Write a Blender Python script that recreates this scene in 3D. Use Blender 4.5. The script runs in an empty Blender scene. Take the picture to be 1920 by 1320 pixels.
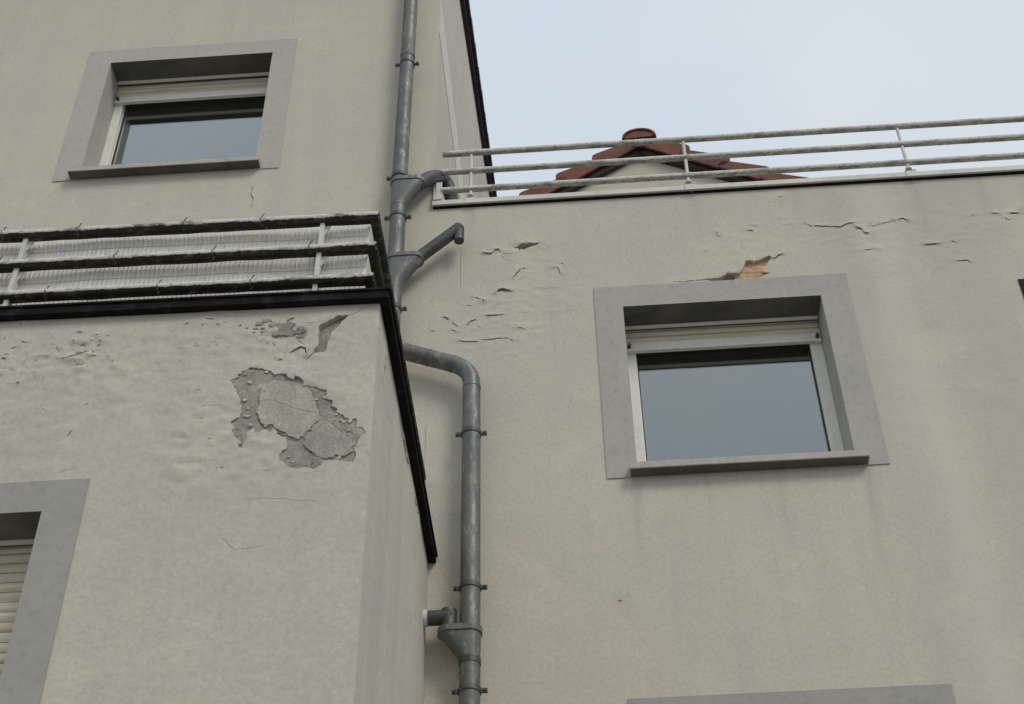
import bpy, bmesh, math, random
import numpy as np
from mathutils import Vector, Matrix, noise
from mathutils.geometry import delaunay_2d_cdt
from mathutils.kdtree import KDTree

S = bpy.context.scene
COL = S.collection
random.seed(7)

# ------------------------------------------------------------------ camera, sky, sun, exposure
cam_data = bpy.data.cameras.new('camera')
cam = bpy.data.objects.new('camera', cam_data)
COL.objects.link(cam)
cam_data.sensor_width = 36.0
cam_data.lens = 53.37
cam_data.clip_start = 0.1
cam_data.clip_end = 2000
RIGHT = Vector((0.997587, 0.068092, -0.013525))
DOWN = Vector((-0.056348, 0.680406, -0.730666))
FWD = Vector((-0.040550, 0.729665, 0.682601))
M = Matrix.Identity(4)
for i in range(3):
    M[i][0] = RIGHT[i]; M[i][1] = -DOWN[i]; M[i][2] = -FWD[i]
M[0][3], M[1][3], M[2][3] = 0.0, -6.0, 1.6
cam.matrix_world = M
S.camera = cam

SUN_EL, SUN_AZ = 43.0, 142.0         # azimuth clockwise from +Y: the sun stands behind the photographer to the right, veiled by cloud
W = bpy.data.worlds.new('World'); S.world = W; W.use_nodes = True
nt = W.node_tree; nt.nodes.clear()
out = nt.nodes.new('ShaderNodeOutputWorld')
bg = nt.nodes.new('ShaderNodeBackground'); bg.inputs['Strength'].default_value = 0.1
sky = nt.nodes.new('ShaderNodeTexSky'); sky.sky_type = 'NISHITA'; sky.sun_disc = False
sky.sun_elevation = math.radians(SUN_EL); sky.sun_rotation = math.radians(SUN_AZ)
tc = nt.nodes.new('ShaderNodeTexCoord')
nz = nt.nodes.new('ShaderNodeTexNoise'); nz.inputs['Scale'].default_value = 4.0; nz.inputs['Detail'].default_value = 5
nz.inputs['Roughness'].default_value = 0.5; nz.inputs['Distortion'].default_value = 0.5
rmp = nt.nodes.new('ShaderNodeValToRGB')
rmp.color_ramp.elements[0].position = 0.36; rmp.color_ramp.elements[0].color = (6.3, 7.15, 8.0, 1)
rmp.color_ramp.elements[1].position = 0.66; rmp.color_ramp.elements[1].color = (7.1, 7.65, 8.2, 1)
mx = nt.nodes.new('ShaderNodeMix'); mx.data_type = 'RGBA'; mx.inputs['Factor'].default_value = 0.97
nt.links.new(tc.outputs['Generated'], nz.inputs['Vector'])
nt.links.new(nz.outputs['Fac'], rmp.inputs['Fac'])
nt.links.new(sky.outputs['Color'], mx.inputs['A']); nt.links.new(rmp.outputs['Color'], mx.inputs['B'])
nt.links.new(mx.outputs['Result'], bg.inputs['Color']); nt.links.new(bg.outputs['Background'], out.inputs['Surface'])

sun_d = bpy.data.lights.new('sun', 'SUN'); sun_d.energy = 1.3; sun_d.angle = math.radians(20); sun_d.color = (1.0, 0.96, 0.9)
sun = bpy.data.objects.new('sun', sun_d); COL.objects.link(sun)
el, az = math.radians(SUN_EL), math.radians(SUN_AZ)
sdir = Vector((math.sin(az) * math.cos(el), math.cos(az) * math.cos(el), math.sin(el)))
sun.rotation_euler = sdir.to_track_quat('Z', 'Y').to_euler()
sun.location = (0, -8, 30)

S.view_settings.view_transform = 'Standard'
S.view_settings.look = 'None'
S.view_settings.exposure = 0.0
S.view_settings.gamma = 1.0
S.view_settings.use_curve_mapping = False

# ------------------------------------------------------------------ materials
class NT:
    def __init__(s, name):
        s.m = bpy.data.materials.new(name); s.m.use_nodes = True
        s.t = s.m.node_tree
        s.b = s.t.nodes['Principled BSDF']
        s.geo = None
    def n(s, typ, **kw):
        nd = s.t.nodes.new(typ)
        for k, v in kw.items():
            if k in nd.inputs: nd.inputs[k].default_value = v
            else: setattr(nd, k, v)
        return nd
    def l(s, a, b): s.t.links.new(a, b)
    def pos(s, scale=(1, 1, 1), off=(0, 0, 0), local=False):
        if local: src = s.n('ShaderNodeTexCoord').outputs['Object']
        else:
            if s.geo is None: s.geo = s.n('ShaderNodeNewGeometry')
            src = s.geo.outputs['Position']
        mp = s.n('ShaderNodeMapping'); mp.inputs['Scale'].default_value = scale; mp.inputs['Location'].default_value = off
        s.l(src, mp.inputs['Vector']); return mp.outputs['Vector']
    def noise(s, scale, detail=4, rough=0.55, vec=None, dist=0.0):
        nd = s.n('ShaderNodeTexNoise', Scale=scale, Detail=detail, Roughness=rough, Distortion=dist)
        s.l(vec if vec is not None else s.pos(), nd.inputs['Vector']); return nd.outputs['Fac']
    def ramp(s, fac, stops):
        r = s.n('ShaderNodeValToRGB'); cr = r.color_ramp
        while len(cr.elements) < len(stops): cr.elements.new(0.5)
        for e, (p, c) in zip(cr.elements, stops):
            e.position = p; e.color = (c, c, c, 1) if isinstance(c, (int, float)) else (*c, 1)
        s.l(fac, r.inputs['Fac']); return r.outputs['Color']
    def mix(s, fac, a, b, mode='MIX'):
        m = s.n('ShaderNodeMix'); m.data_type = 'RGBA'; m.blend_type = mode
        for sock, v in (('Factor', fac), ('A', a), ('B', b)):
            i = m.inputs[sock] if sock == 'Factor' else [x for x in m.inputs if x.name == sock and x.type == 'RGBA'][0]
            if isinstance(v, tuple): i.default_value = (*v, 1) if len(v) == 3 else v
            elif isinstance(v, (int, float)): i.default_value = v
            else: s.l(v, i)
        return [o for o in m.outputs if o.type == 'RGBA'][0]
    def math(s, op, a, b=0.0, clamp=False):
        m = s.n('ShaderNodeMath'); m.operation = op; m.use_clamp = clamp
        for i, v in ((0, a), (1, b)):
            if isinstance(v, (int, float)): m.inputs[i].default_value = v
            else: s.l(v, m.inputs[i])
        return m.outputs[0]
    def bump(s, h, strength, dist, prev=None):
        b = s.n('ShaderNodeBump', Strength=strength, Distance=dist); s.l(h, b.inputs['Height'])
        if prev is not None: s.l(prev, b.inputs['Normal'])
        return b.outputs['Normal']
    def done(s, color, rough=0.8, normal=None, metal=0.0, spec=0.5):
        for sock, v in (('Base Color', color), ('Roughness', rough)):
            i = s.b.inputs[sock]
            if isinstance(v, tuple): i.default_value = (*v, 1)
            elif isinstance(v, (int, float)): i.default_value = v
            else: s.l(v, i)
        if normal is not None: s.l(normal, s.b.inputs['Normal'])
        s.b.inputs['Metallic'].default_value = metal
        s.b.inputs['Specular IOR Level'].default_value = spec
        return s.m

def plaster(name, base, warm, grey, grain=1.0, streak=0.35, extra=None):
    k = NT(name)
    big = k.noise(0.9, 4, 0.6)
    med = k.noise(5.0, 5, 0.65, k.pos((1, 1, 0.55), (3, 0, 1)))
    st = k.noise(1.0, 5, 0.6, k.pos((5.5, 5.5, 0.35), (0, 7, 2)), 0.3)
    c = k.mix(k.ramp(big, [(0.36, 0.0), (0.64, 1.0)]), base, warm)
    c = k.mix(k.math('MULTIPLY', k.ramp(st, [(0.46, 0.0), (0.72, 1.0)]), streak), c, grey)
    c = k.mix(k.math('MULTIPLY', k.ramp(med, [(0.5, 0.0), (0.75, 1.0)]), 0.3), c, grey)
    dr = k.noise(1.0, 4, 0.65, k.pos((16, 16, 0.9), (5, 1, 0)), 0.2)
    c = k.mix(k.math('MULTIPLY', k.ramp(dr, [(0.58, 0.0), (0.74, 1.0)]), 0.3), c, grey)
    fl = k.noise(2.6, 6, 0.7, k.pos((0.8, 0.8, 1.4), (8, 3, 6)), 0.6)
    c = k.mix(k.math('MULTIPLY', k.ramp(fl, [(0.55, 0.0), (0.66, 1.0)]), 0.45), c, tuple(min(0.7, x * 1.09) for x in warm))
    fine = k.noise(55, 3, 0.6)
    c = k.mix(k.ramp(fine, [(0.3, 0.16), (0.62, 0.0)]), c, (0.3, 0.28, 0.25), 'MULTIPLY')
    # sparse pin holes in the render coat
    v = k.n('ShaderNodeTexVoronoi', Scale=26.0); v.feature = 'F1'
    k.l(k.pos((1, 1, 1.6)), v.inputs['Vector'])
    sp = k.noise(2.2, 3, 0.6, k.pos((1, 1, 1), (9, 4, 4)))
    pit = k.math('MULTIPLY', k.ramp(v.outputs['Distance'], [(0.05, 1.0), (0.14, 0.0)]), k.ramp(sp, [(0.52, 0.0), (0.62, 1.0)]))
    c = k.mix(k.math('MULTIPLY', pit, 0.55), c, (0.2, 0.19, 0.17))
    if extra: c = extra(k, c)
    n1 = k.bump(k.noise(190, 2, 0.6), 0.25 * grain, 0.002)
    n2 = k.bump(k.noise(38, 3, 0.55), 0.36 * grain, 0.004, n1)
    n3 = k.bump(k.noise(5, 2, 0.45, k.pos((0.8, 0.8, 1.2))), 0.16, 0.018, n2)
    n4 = k.bump(pit, -0.5, 0.004, n3)
    return k.done(c, 0.93, n4, spec=0.25)

def wing_runoff(k, c):
    # rain wash: a pale run beside a greyer run to the right of the window, and rinsed bands
    sep = k.n('ShaderNodeSeparateXYZ'); k.l(k.pos(), sep.inputs[0])
    w = k.math('MULTIPLY', k.math('SUBTRACT', k.noise(2.0, 3, 0.5, k.pos((1, 1, 0.5))), 0.5), 0.3)
    x = k.math('ADD', sep.outputs['X'], w)
    def band(x0, hw):
        d = k.math('ABSOLUTE', k.math('SUBTRACT', x, x0))
        return k.math('SUBTRACT', 1.0, k.math('DIVIDE', d, hw), True)
    def below(z0, length):
        return k.math('MULTIPLY', k.math('LESS_THAN', sep.outputs['Z'], z0), k.math('SUBTRACT', 1.0, k.math('DIVIDE', k.math('SUBTRACT', z0, sep.outputs['Z']), length), True))
    w2 = k.math('ADD', sep.outputs['X'], k.math('MULTIPLY', k.math('SUBTRACT', k.noise(7.0, 3, 0.6, k.pos((1, 1, 0.4), (1, 1, 1))), 0.5), 0.10))
    def drip(x0, hw, z0, length, amt):
        d = k.math('SUBTRACT', 1.0, k.math('DIVIDE', k.math('ABSOLUTE', k.math('SUBTRACT', w2, x0)), hw), True)
        return k.math('MULTIPLY', k.math('MULTIPLY', d, below(z0, length)), amt)
    for x0, hw, z0, ln, amt in ((0.27, 0.035, 6.31, 0.7, 0.5), (1.41, 0.05, 6.31, 1.1, 0.5), (0.62, 0.03, 6.31, 0.45, 0.3), (0.98, 0.04, 6.31, 0.5, 0.3),
                                (0.76, 0.05, 8.41, 0.5, 0.35), (2.05, 0.06, 8.41, 0.9, 0.5), (1.35, 0.05, 8.41, 0.4, 0.3), (-0.55, 0.05, 8.41, 0.35, 0.4), (2.42, 0.05, 8.41, 0.6, 0.35)):
        c = k.mix(drip(x0, hw, z0, ln, amt), c, (0.36, 0.335, 0.295))
    c = k.mix(k.math('MULTIPLY', band(1.78, 0.16), 0.4), c, (0.615, 0.572, 0.478))
    c = k.mix(k.math('MULTIPLY', band(1.56, 0.12), 0.3), c, (0.42, 0.385, 0.345))
    c = k.mix(k.math('MULTIPLY', band(2.22, 0.30), 0.35), c, (0.42, 0.38, 0.35))
    return c

PLASTER = plaster('plaster', (0.552, 0.509, 0.421), (0.582, 0.535, 0.434), (0.487, 0.448, 0.39))
PLASTER_WING = plaster('plaster_wing', (0.543, 0.50, 0.415), (0.572, 0.526, 0.428), (0.478, 0.439, 0.384), extra=wing_runoff)
PLASTER_BAY = plaster('plaster_bay', (0.535, 0.496, 0.41), (0.562, 0.518, 0.42), (0.462, 0.43, 0.376), grain=1.35, streak=0.5)
PLASTER_SIDE = plaster('plaster_side', (0.54, 0.503, 0.437), (0.58, 0.54, 0.463), (0.455, 0.427, 0.385), streak=0.7)

def flat_paint(name, base, alt, rough=0.85, grain=0.5):
    k = NT(name)
    c = k.mix(k.ramp(k.noise(3.2, 5, 0.6), [(0.4, 0.0), (0.65, 1.0)]), base, alt)
    c = k.mix(k.ramp(k.noise(26, 4, 0.65), [(0.3, 0.25), (0.5, 0.0)]), c, (0.5, 0.5, 0.5), 'MULTIPLY')
    n = k.bump(k.noise(90, 3, 0.6), 0.3 * grain, 0.003)
    return k.done(c, rough, n, spec=0.3)

SURROUND = flat_paint('surround_paint', (0.34, 0.322, 0.285), (0.36, 0.338, 0.296))
SURROUND_PALE = flat_paint('surround_paint_pale', (0.445, 0.415, 0.36), (0.465, 0.432, 0.373))
SURROUND_WORN = flat_paint('surround_paint_worn', (0.385, 0.362, 0.32), (0.425, 0.396, 0.345))
FILLER = flat_paint('filler_paint', (0.40, 0.378, 0.325), (0.45, 0.42, 0.36))
REVEAL = flat_paint('reveal_paint', (0.42, 0.41, 0.36), (0.47, 0.455, 0.395))

def cement(name, a, b, rough_amp=0.8):
    k = NT(name)
    c = k.mix(k.ramp(k.noise(8, 7, 0.75), [(0.33, 0.0), (0.68, 1.0)]), a, b)
    c = k.mix(k.ramp(k.noise(120, 4, 0.7), [(0.35, 0.4), (0.55, 0.0)]), c, (0.35, 0.35, 0.34), 'MULTIPLY')
    n = k.bump(k.noise(60, 5, 0.7), rough_amp, 0.006)
    return k.done(c, 0.95, n, spec=0.2)

MORTAR = cement('old_mortar', (0.11, 0.105, 0.092), (0.17, 0.16, 0.14))
CEMENT = cement('rough_cement', (0.235, 0.224, 0.193), (0.46, 0.425, 0.35), 0.8)
CEMENT_SMOOTH = cement('trowelled_cement', (0.37, 0.35, 0.30), (0.53, 0.49, 0.405), 0.35)
CEMENT_MID = cement('mid_cement', (0.30, 0.285, 0.245), (0.48, 0.445, 0.368), 0.5)
SILL_MAT = cement('sill_concrete', (0.42, 0.40, 0.345), (0.53, 0.50, 0.425), 0.5)

def brick_mat():
    k = NT('orange_brick')
    c = k.ramp(k.noise(9, 5, 0.7, k.pos((1, 1, 4))), [(0.3, (0.42, 0.23, 0.115)), (0.5, (0.62, 0.40, 0.23)), (0.7, (0.70, 0.53, 0.37))])
    n = k.bump(k.noise(60, 5, 0.7, k.pos((0.6, 1, 2.5))), 0.9, 0.006)
    return k.done(c, 0.95, n, spec=0.2)
BRICK = brick_mat()

def zinc(name, a, b, c3, rough=0.5, metal=0.35):
    k = NT(name)
    c = k.mix(k.ramp(k.noise(4.0, 5, 0.65, k.pos((2.0, 2.0, 0.7))), [(0.38, 0.0), (0.62, 1.0)]), a, b)
    p = k.ramp(k.noise(17, 5, 0.7, k.pos((1.6, 1.6, 0.5), (2, 2, 5))), [(0.56, 0.0), (0.64, 1.0)])
    c = k.mix(k.math('MULTIPLY', p, 0.5), c, c3)
    c = k.mix(k.ramp(k.noise(60, 3, 0.6), [(0.3, 0.35), (0.5, 0.0)]), c, (0.55, 0.55, 0.52), 'MULTIPLY')
    r = k.ramp(k.noise(12, 4, 0.6), [(0.3, rough - 0.1), (0.7, rough + 0.16)])
    n = k.bump(k.noise(9, 3, 0.5), 0.18, 0.004)
    return k.done(c, r, n, metal=metal)
ZINC = zinc('weathered_zinc', (0.118, 0.12, 0.110), (0.170, 0.171, 0.157), (0.38, 0.372, 0.335))
ZINC_DARK = zinc('dark_zinc', (0.062, 0.064, 0.059), (0.088, 0.09, 0.083), (0.15, 0.15, 0.138))
CLAMP = zinc('clamp_metal', (0.075, 0.075, 0.07), (0.11, 0.107, 0.1), (0.2, 0.18, 0.15))

def grimy(name, paint, grime, lo, hi, scale=11, rough=0.7):
    k = NT(name)
    g = k.ramp(k.noise(scale, 6, 0.72, k.pos((0.6, 1, 1))), [(lo, 1.0), (hi, 0.0)])
    c = k.mix(g, paint, grime)
    c = k.mix(k.ramp(k.noise(70, 3, 0.6), [(0.32, 0.5), (0.55, 0.0)]), c, (0.4, 0.4, 0.36), 'MULTIPLY')
    n = k.bump(k.noise(45, 4, 0.7), 0.5, 0.004)
    return k.done(c, rough, n, spec=0.3)
RAIL_WHITE = grimy('white_rail_paint', (0.68, 0.65, 0.575), (0.33, 0.31, 0.27), 0.36, 0.5, 16)
RAIL_DIRTY = grimy('dirty_rail_paint', (0.66, 0.63, 0.555), (0.17, 0.16, 0.13), 0.38, 0.5, 12)
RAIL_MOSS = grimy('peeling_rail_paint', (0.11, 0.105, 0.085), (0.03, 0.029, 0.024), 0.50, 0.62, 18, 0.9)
GRIME_SHADE_BLACK = grimy('black_grime_shade', (0.15, 0.13, 0.095), (0.045, 0.039, 0.029), 0.52, 0.66, 24, 0.95)  # dirt, with the shade under the balcony rails put into the colour
GRIME_SHADE_GREY = grimy('grey_grime_shade', (0.50, 0.475, 0.415), (0.26, 0.248, 0.215), 0.40, 0.56, 22, 0.95)  # grime and painted underside shade for the terrace rails
DIRT_SHADE = flat_paint('underside_dirt_shade', (0.10, 0.095, 0.084), (0.17, 0.16, 0.14), 0.95)  # dirt plus the shade of soffits and sill undersides, painted as one dark tone
BAND = flat_paint('string_band_paint', (0.66, 0.632, 0.555), (0.62, 0.592, 0.52))
POST_WHITE = flat_paint('post_paint', (0.66, 0.64, 0.58), (0.55, 0.53, 0.47), 0.6)
COPING = flat_paint('coping_metal', (0.68, 0.65, 0.58), (0.60, 0.57, 0.505), 0.6)
def bitumen():
    k = NT('black_flashing')
    c = k.mix(k.ramp(k.noise(11, 6, 0.7), [(0.52, 0.0), (0.68, 1.0)]), (0.012, 0.012, 0.011), (0.03, 0.03, 0.027))
    return k.done(c, 0.9, k.bump(k.noise(24, 5, 0.7), 0.5, 0.006), spec=0.08)
BITUMEN = bitumen()
SLAB_EDGE = BITUMEN
PVC_A = flat_paint('pvc_white', (0.85, 0.82, 0.76), (0.82, 0.79, 0.73), 0.5, 0.1)
PVC_B = flat_paint('pvc_yellowed', (0.84, 0.80, 0.70), (0.81, 0.77, 0.67), 0.5, 0.1)
PVC_C = flat_paint('pvc_grey', (0.81, 0.785, 0.74), (0.77, 0.745, 0.70), 0.5, 0.1)
WIRE = flat_paint('wire_coating', (0.52, 0.50, 0.45), (0.46, 0.44, 0.40), 0.5, 0.1)
TIE = flat_paint('tie_wire', (0.09, 0.085, 0.075), (0.15, 0.14, 0.12), 0.6, 0.2)
FRAME = flat_paint('window_frame_white', (0.82, 0.795, 0.73), (0.76, 0.735, 0.665), 0.5, 0.15)
def slatmat():
    k = NT('shutter_slat_cream')
    c = k.mix(k.ramp(k.noise(5, 5, 0.7, k.pos((0.4, 1, 9))), [(0.42, 0.0), (0.7, 1.0)]), (0.72, 0.67, 0.545), (0.55, 0.43, 0.28))
    return k.done(c, 0.6, k.bump(k.noise(40, 3, 0.6), 0.15, 0.003), spec=0.3)
SLAT = slatmat()
BAR = flat_paint('shutter_bar_cream', (0.80, 0.77, 0.69), (0.72, 0.685, 0.59), 0.55, 0.15)
RUBBER = flat_paint('rubber', (0.10, 0.075, 0.05), (0.07, 0.055, 0.04), 0.6)
DARKGAP = flat_paint('dark_gasket', (0.03, 0.03, 0.028), (0.045, 0.045, 0.04), 0.7)
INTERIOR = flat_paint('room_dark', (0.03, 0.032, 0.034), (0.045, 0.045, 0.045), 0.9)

def glass():
    k = NT('window_glass')
    k.t.nodes.remove(k.b)
    outn = [n for n in k.t.nodes if n.type == 'OUTPUT_MATERIAL'][0]
    tr = k.n('ShaderNodeBsdfTransparent'); tr.inputs[0].default_value = (0.95, 0.97, 0.97, 1)
    gl = k.n('ShaderNodeBsdfGlossy'); gl.inputs['Roughness'].default_value = 0.012; gl.inputs['Color'].default_value = (0.92, 0.96, 0.97, 1)
    wob = k.bump(k.noise(1.6, 2, 0.5), 0.06, 0.02)
    k.l(wob, gl.inputs['Normal'])
    fr = k.n('ShaderNodeLayerWeight'); fr.inputs['Blend'].default_value = 0.5
    fac = k.math('ADD', k.math('MULTIPLY', fr.outputs['Facing'], 0.33), 0.125, True)
    m = k.n('ShaderNodeMixShader'); k.l(fac, m.inputs[0]); k.l(tr.outputs[0], m.inputs[1]); k.l(gl.outputs[0], m.inputs[2])
    k.l(m.outputs[0], outn.inputs['Surface'])
    return k.m
GLASS = glass()

def tile(name, a, b, spec=0.3):
    k = NT(name)
    c = k.mix(k.ramp(k.noise(7, 5, 0.65), [(0.38, 0.0), (0.62, 1.0)]), a, b)
    rnd = k.n('ShaderNodeObjectInfo')
    c = k.mix(k.math('MULTIPLY', rnd.outputs['Random'], 0.55), c, b)
    return k.done(c, 0.75, k.bump(k.noise(50, 4, 0.6), 0.4, 0.003), spec=spec)
TILE_RED = tile('clay_tile_red', (0.085, 0.046, 0.037), (0.22, 0.078, 0.054))
TILE_BLACK = tile('dark_roof_tile', (0.016, 0.014, 0.015), (0.028, 0.022, 0.022))
BOARD = flat_paint('verge_board_dark', (0.05, 0.035, 0.03), (0.065, 0.045, 0.035), 0.8)
def ground_mat():
    k = NT('paved_yard')
    c = k.mix(k.ramp(k.noise(0.35, 6, 0.6), [(0.4, 0.0), (0.6, 1.0)]), (0.19, 0.188, 0.175), (0.26, 0.25, 0.23))
    c = k.mix(k.ramp(k.noise(30, 4, 0.6), [(0.35, 0.5), (0.6, 0.0)]), c, (0.5, 0.5, 0.5), 'MULTIPLY')
    return k.done(c, 0.9, k.bump(k.noise(60, 3, 0.6), 0.5, 0.01))
GROUND = ground_mat()
ROOF_FELT = flat_paint('terrace_felt', (0.16, 0.155, 0.15), (0.2, 0.195, 0.185), 0.9)

# damage traced on the walls, in metres on each wall: (crack width, [(x, z), ...])
WING_CRACKS = [(0.0082, [(1.144,7.826),(1.162,7.819),(1.188,7.844),(1.215,7.852)]),
    (0.004, [(0.571,7.677),(0.631,7.678),(0.698,7.68),(0.758,7.685)]),
    (0.003, [(1.081,7.68),(1.097,7.657),(1.123,7.661),(1.223,7.665),(1.372,7.666),(1.52,7.668)]),
    (0.003, [(1.013,7.636),(1.011,7.622),(1.019,7.6)]),
    (0.0063, [(1.371,8.097),(1.402,8.072),(1.476,8.06),(1.573,8.049),(1.611,8.07),(1.654,8.076)]),
    (0.0094, [(1.635,8.051),(1.68,8.025),(1.696,7.989),(1.725,7.979)]),
    (0.0042, [(1.729,8.049),(1.745,8.076),(1.746,8.038),(1.811,8.058),(1.889,8.074)]),
    (0.0074, [(1.89,8.076),(1.93,8.088),(1.964,8.064)]),
    (0.0042, [(0.854,8.069),(0.864,8.034),(0.892,8.028)]),
    (0.0062, [(1.034,8.067),(1.075,8.061)]),
    (0.0063, [(1.069,8.101),(1.09,8.097)]),
    (0.0041, [(1.653,7.848),(1.698,7.848),(1.73,7.858),(1.765,7.844)]),
    (0.0042, [(2.014,7.861),(2.074,7.862)]),
    (0.0041, [(0.777,7.911),(0.793,7.917)]),
    (0.0042, [(1.229,8.15),(1.247,8.145)]),
    (0.0042, [(1.267,8.092),(1.304,8.086)]),
    (0.0043, [(1.254,8.34),(1.277,8.338)]),
    (0.0055, [(2.313,8.079),(2.344,8.081)]),
    (0.0055, [(2.432,8.089),(2.491,8.078)]),
    (0.0078, [(2.531,8.08),(2.588,8.075)]),
    (0.0044, [(2.496,8.048),(2.518,8.025),(2.532,8.033)]),
    (0.0054, [(2.008,7.86),(2.116,7.862)]),
    (0.0043, [(2.162,7.881),(2.189,7.866)]),
    (0.0053, [(2.15,7.715),(2.215,7.719),(2.24,7.694)]),
    (0.0033, [(2.248,7.977),(2.289,7.973)]),
    (0.0105, [(-0.492,8.007),(-0.446,7.997),(-0.42,8.029),(-0.397,8.029),(-0.389,8.005)]),
    (0.0035, [(-0.389,8.003),(-0.355,7.986),(-0.322,7.992)]),
    (0.0035, [(-0.394,7.989),(-0.371,7.951),(-0.313,7.923)]),
    (0.0035, [(-0.315,8.038),(-0.302,8.045)]),
    (0.0026, [(-0.273,8.009),(-0.296,7.99)]),
    (0.006, [(-0.322,7.784),(-0.299,7.823),(-0.272,7.858),(-0.243,7.862)]),
    (0.0052, [(-0.095,7.854),(-0.062,7.85),(-0.054,7.812),(-0.045,7.793)]),
    (0.0043, [(-0.051,7.886),(-0.035,7.885),(-0.03,7.864)]),
    (0.0034, [(-0.293,7.772),(-0.248,7.787)]),
    (0.0204, [(-0.418,7.672),(-0.4,7.691),(-0.382,7.697),(-0.358,7.689),(-0.329,7.681)]),
    (0.0025, [(-0.294,7.681),(-0.237,7.685)]),
    (0.0025, [(-0.205,7.692),(-0.128,7.69),(-0.039,7.687)]),
    (0.0042, [(-0.553,7.654),(-0.511,7.631),(-0.486,7.607)]),
    (0.0135, [(-0.495,7.603),(-0.483,7.616)]),
    (0.0042, [(-0.581,7.588),(-0.546,7.582)]),
    (0.0042, [(-0.429,7.567),(-0.41,7.583),(-0.394,7.586)]),
    (0.0059, [(-0.483,7.503),(-0.448,7.497),(-0.423,7.495),(-0.373,7.5)]),
    (0.0033, [(-0.448,7.495),(-0.474,7.469)]),
    (0.0025, [(-0.3,7.508),(-0.241,7.503)]),
    (0.0067, [(-0.726,7.508),(-0.7,7.503),(-0.675,7.476)]),
    (0.0042, [(-0.662,7.462),(-0.621,7.42)]),
    (0.0067, [(-0.586,7.426),(-0.555,7.462),(-0.525,7.476)]),
    (0.005, [(-0.668,7.406),(-0.637,7.391)]),
    (0.0025, [(-0.794,7.473),(-0.769,7.44)]),
    (0.0042, [(-0.784,7.411),(-0.752,7.397)]),
    (0.0042, [(-0.521,7.425),(-0.502,7.412)]),
    (0.005, [(-0.629,7.319),(-0.573,7.308),(-0.511,7.304)]),
    (0.005, [(-0.505,7.324),(-0.486,7.313),(-0.443,7.318),(-0.362,7.322),(-0.319,7.297)]),
    (0.0041, [(-0.311,7.393),(-0.274,7.385),(-0.25,7.373)]),
    (0.0019, [(-0.619,8.068),(-0.619,7.897),(-0.619,7.731)]),
    (0.0026, [(-0.803,7.678),(-0.776,7.617)]),
    (0.0041, [(-0.324,7.188),(-0.315,7.187)]),
    (0.008, [(0.139,5.584),(0.162,5.586)])]
WING_HOLES = [(0, [(0.755,7.686),(0.852,7.694),(0.881,7.722),(0.951,7.716),(0.969,7.738),(0.984,7.769),(0.996,7.809),(1.016,7.819),(1.04,7.802),(1.095,7.825),(1.135,7.843),(1.144,7.832),(1.121,7.79),(1.102,7.759),(1.083,7.723),(1.125,7.708),(1.09,7.693),(1.058,7.677),(1.031,7.663),(1.014,7.646),(0.948,7.65),(0.874,7.658),(0.804,7.664)]),
    (0, [(-0.312,8.039),(-0.288,8.053),(-0.268,8.064),(-0.222,8.064),(-0.19,8.057),(-0.16,8.066),(-0.184,8.044),(-0.217,8.036),(-0.256,8.017),(-0.269,8.026),(-0.279,8.014),(-0.285,8.029)])]
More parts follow.
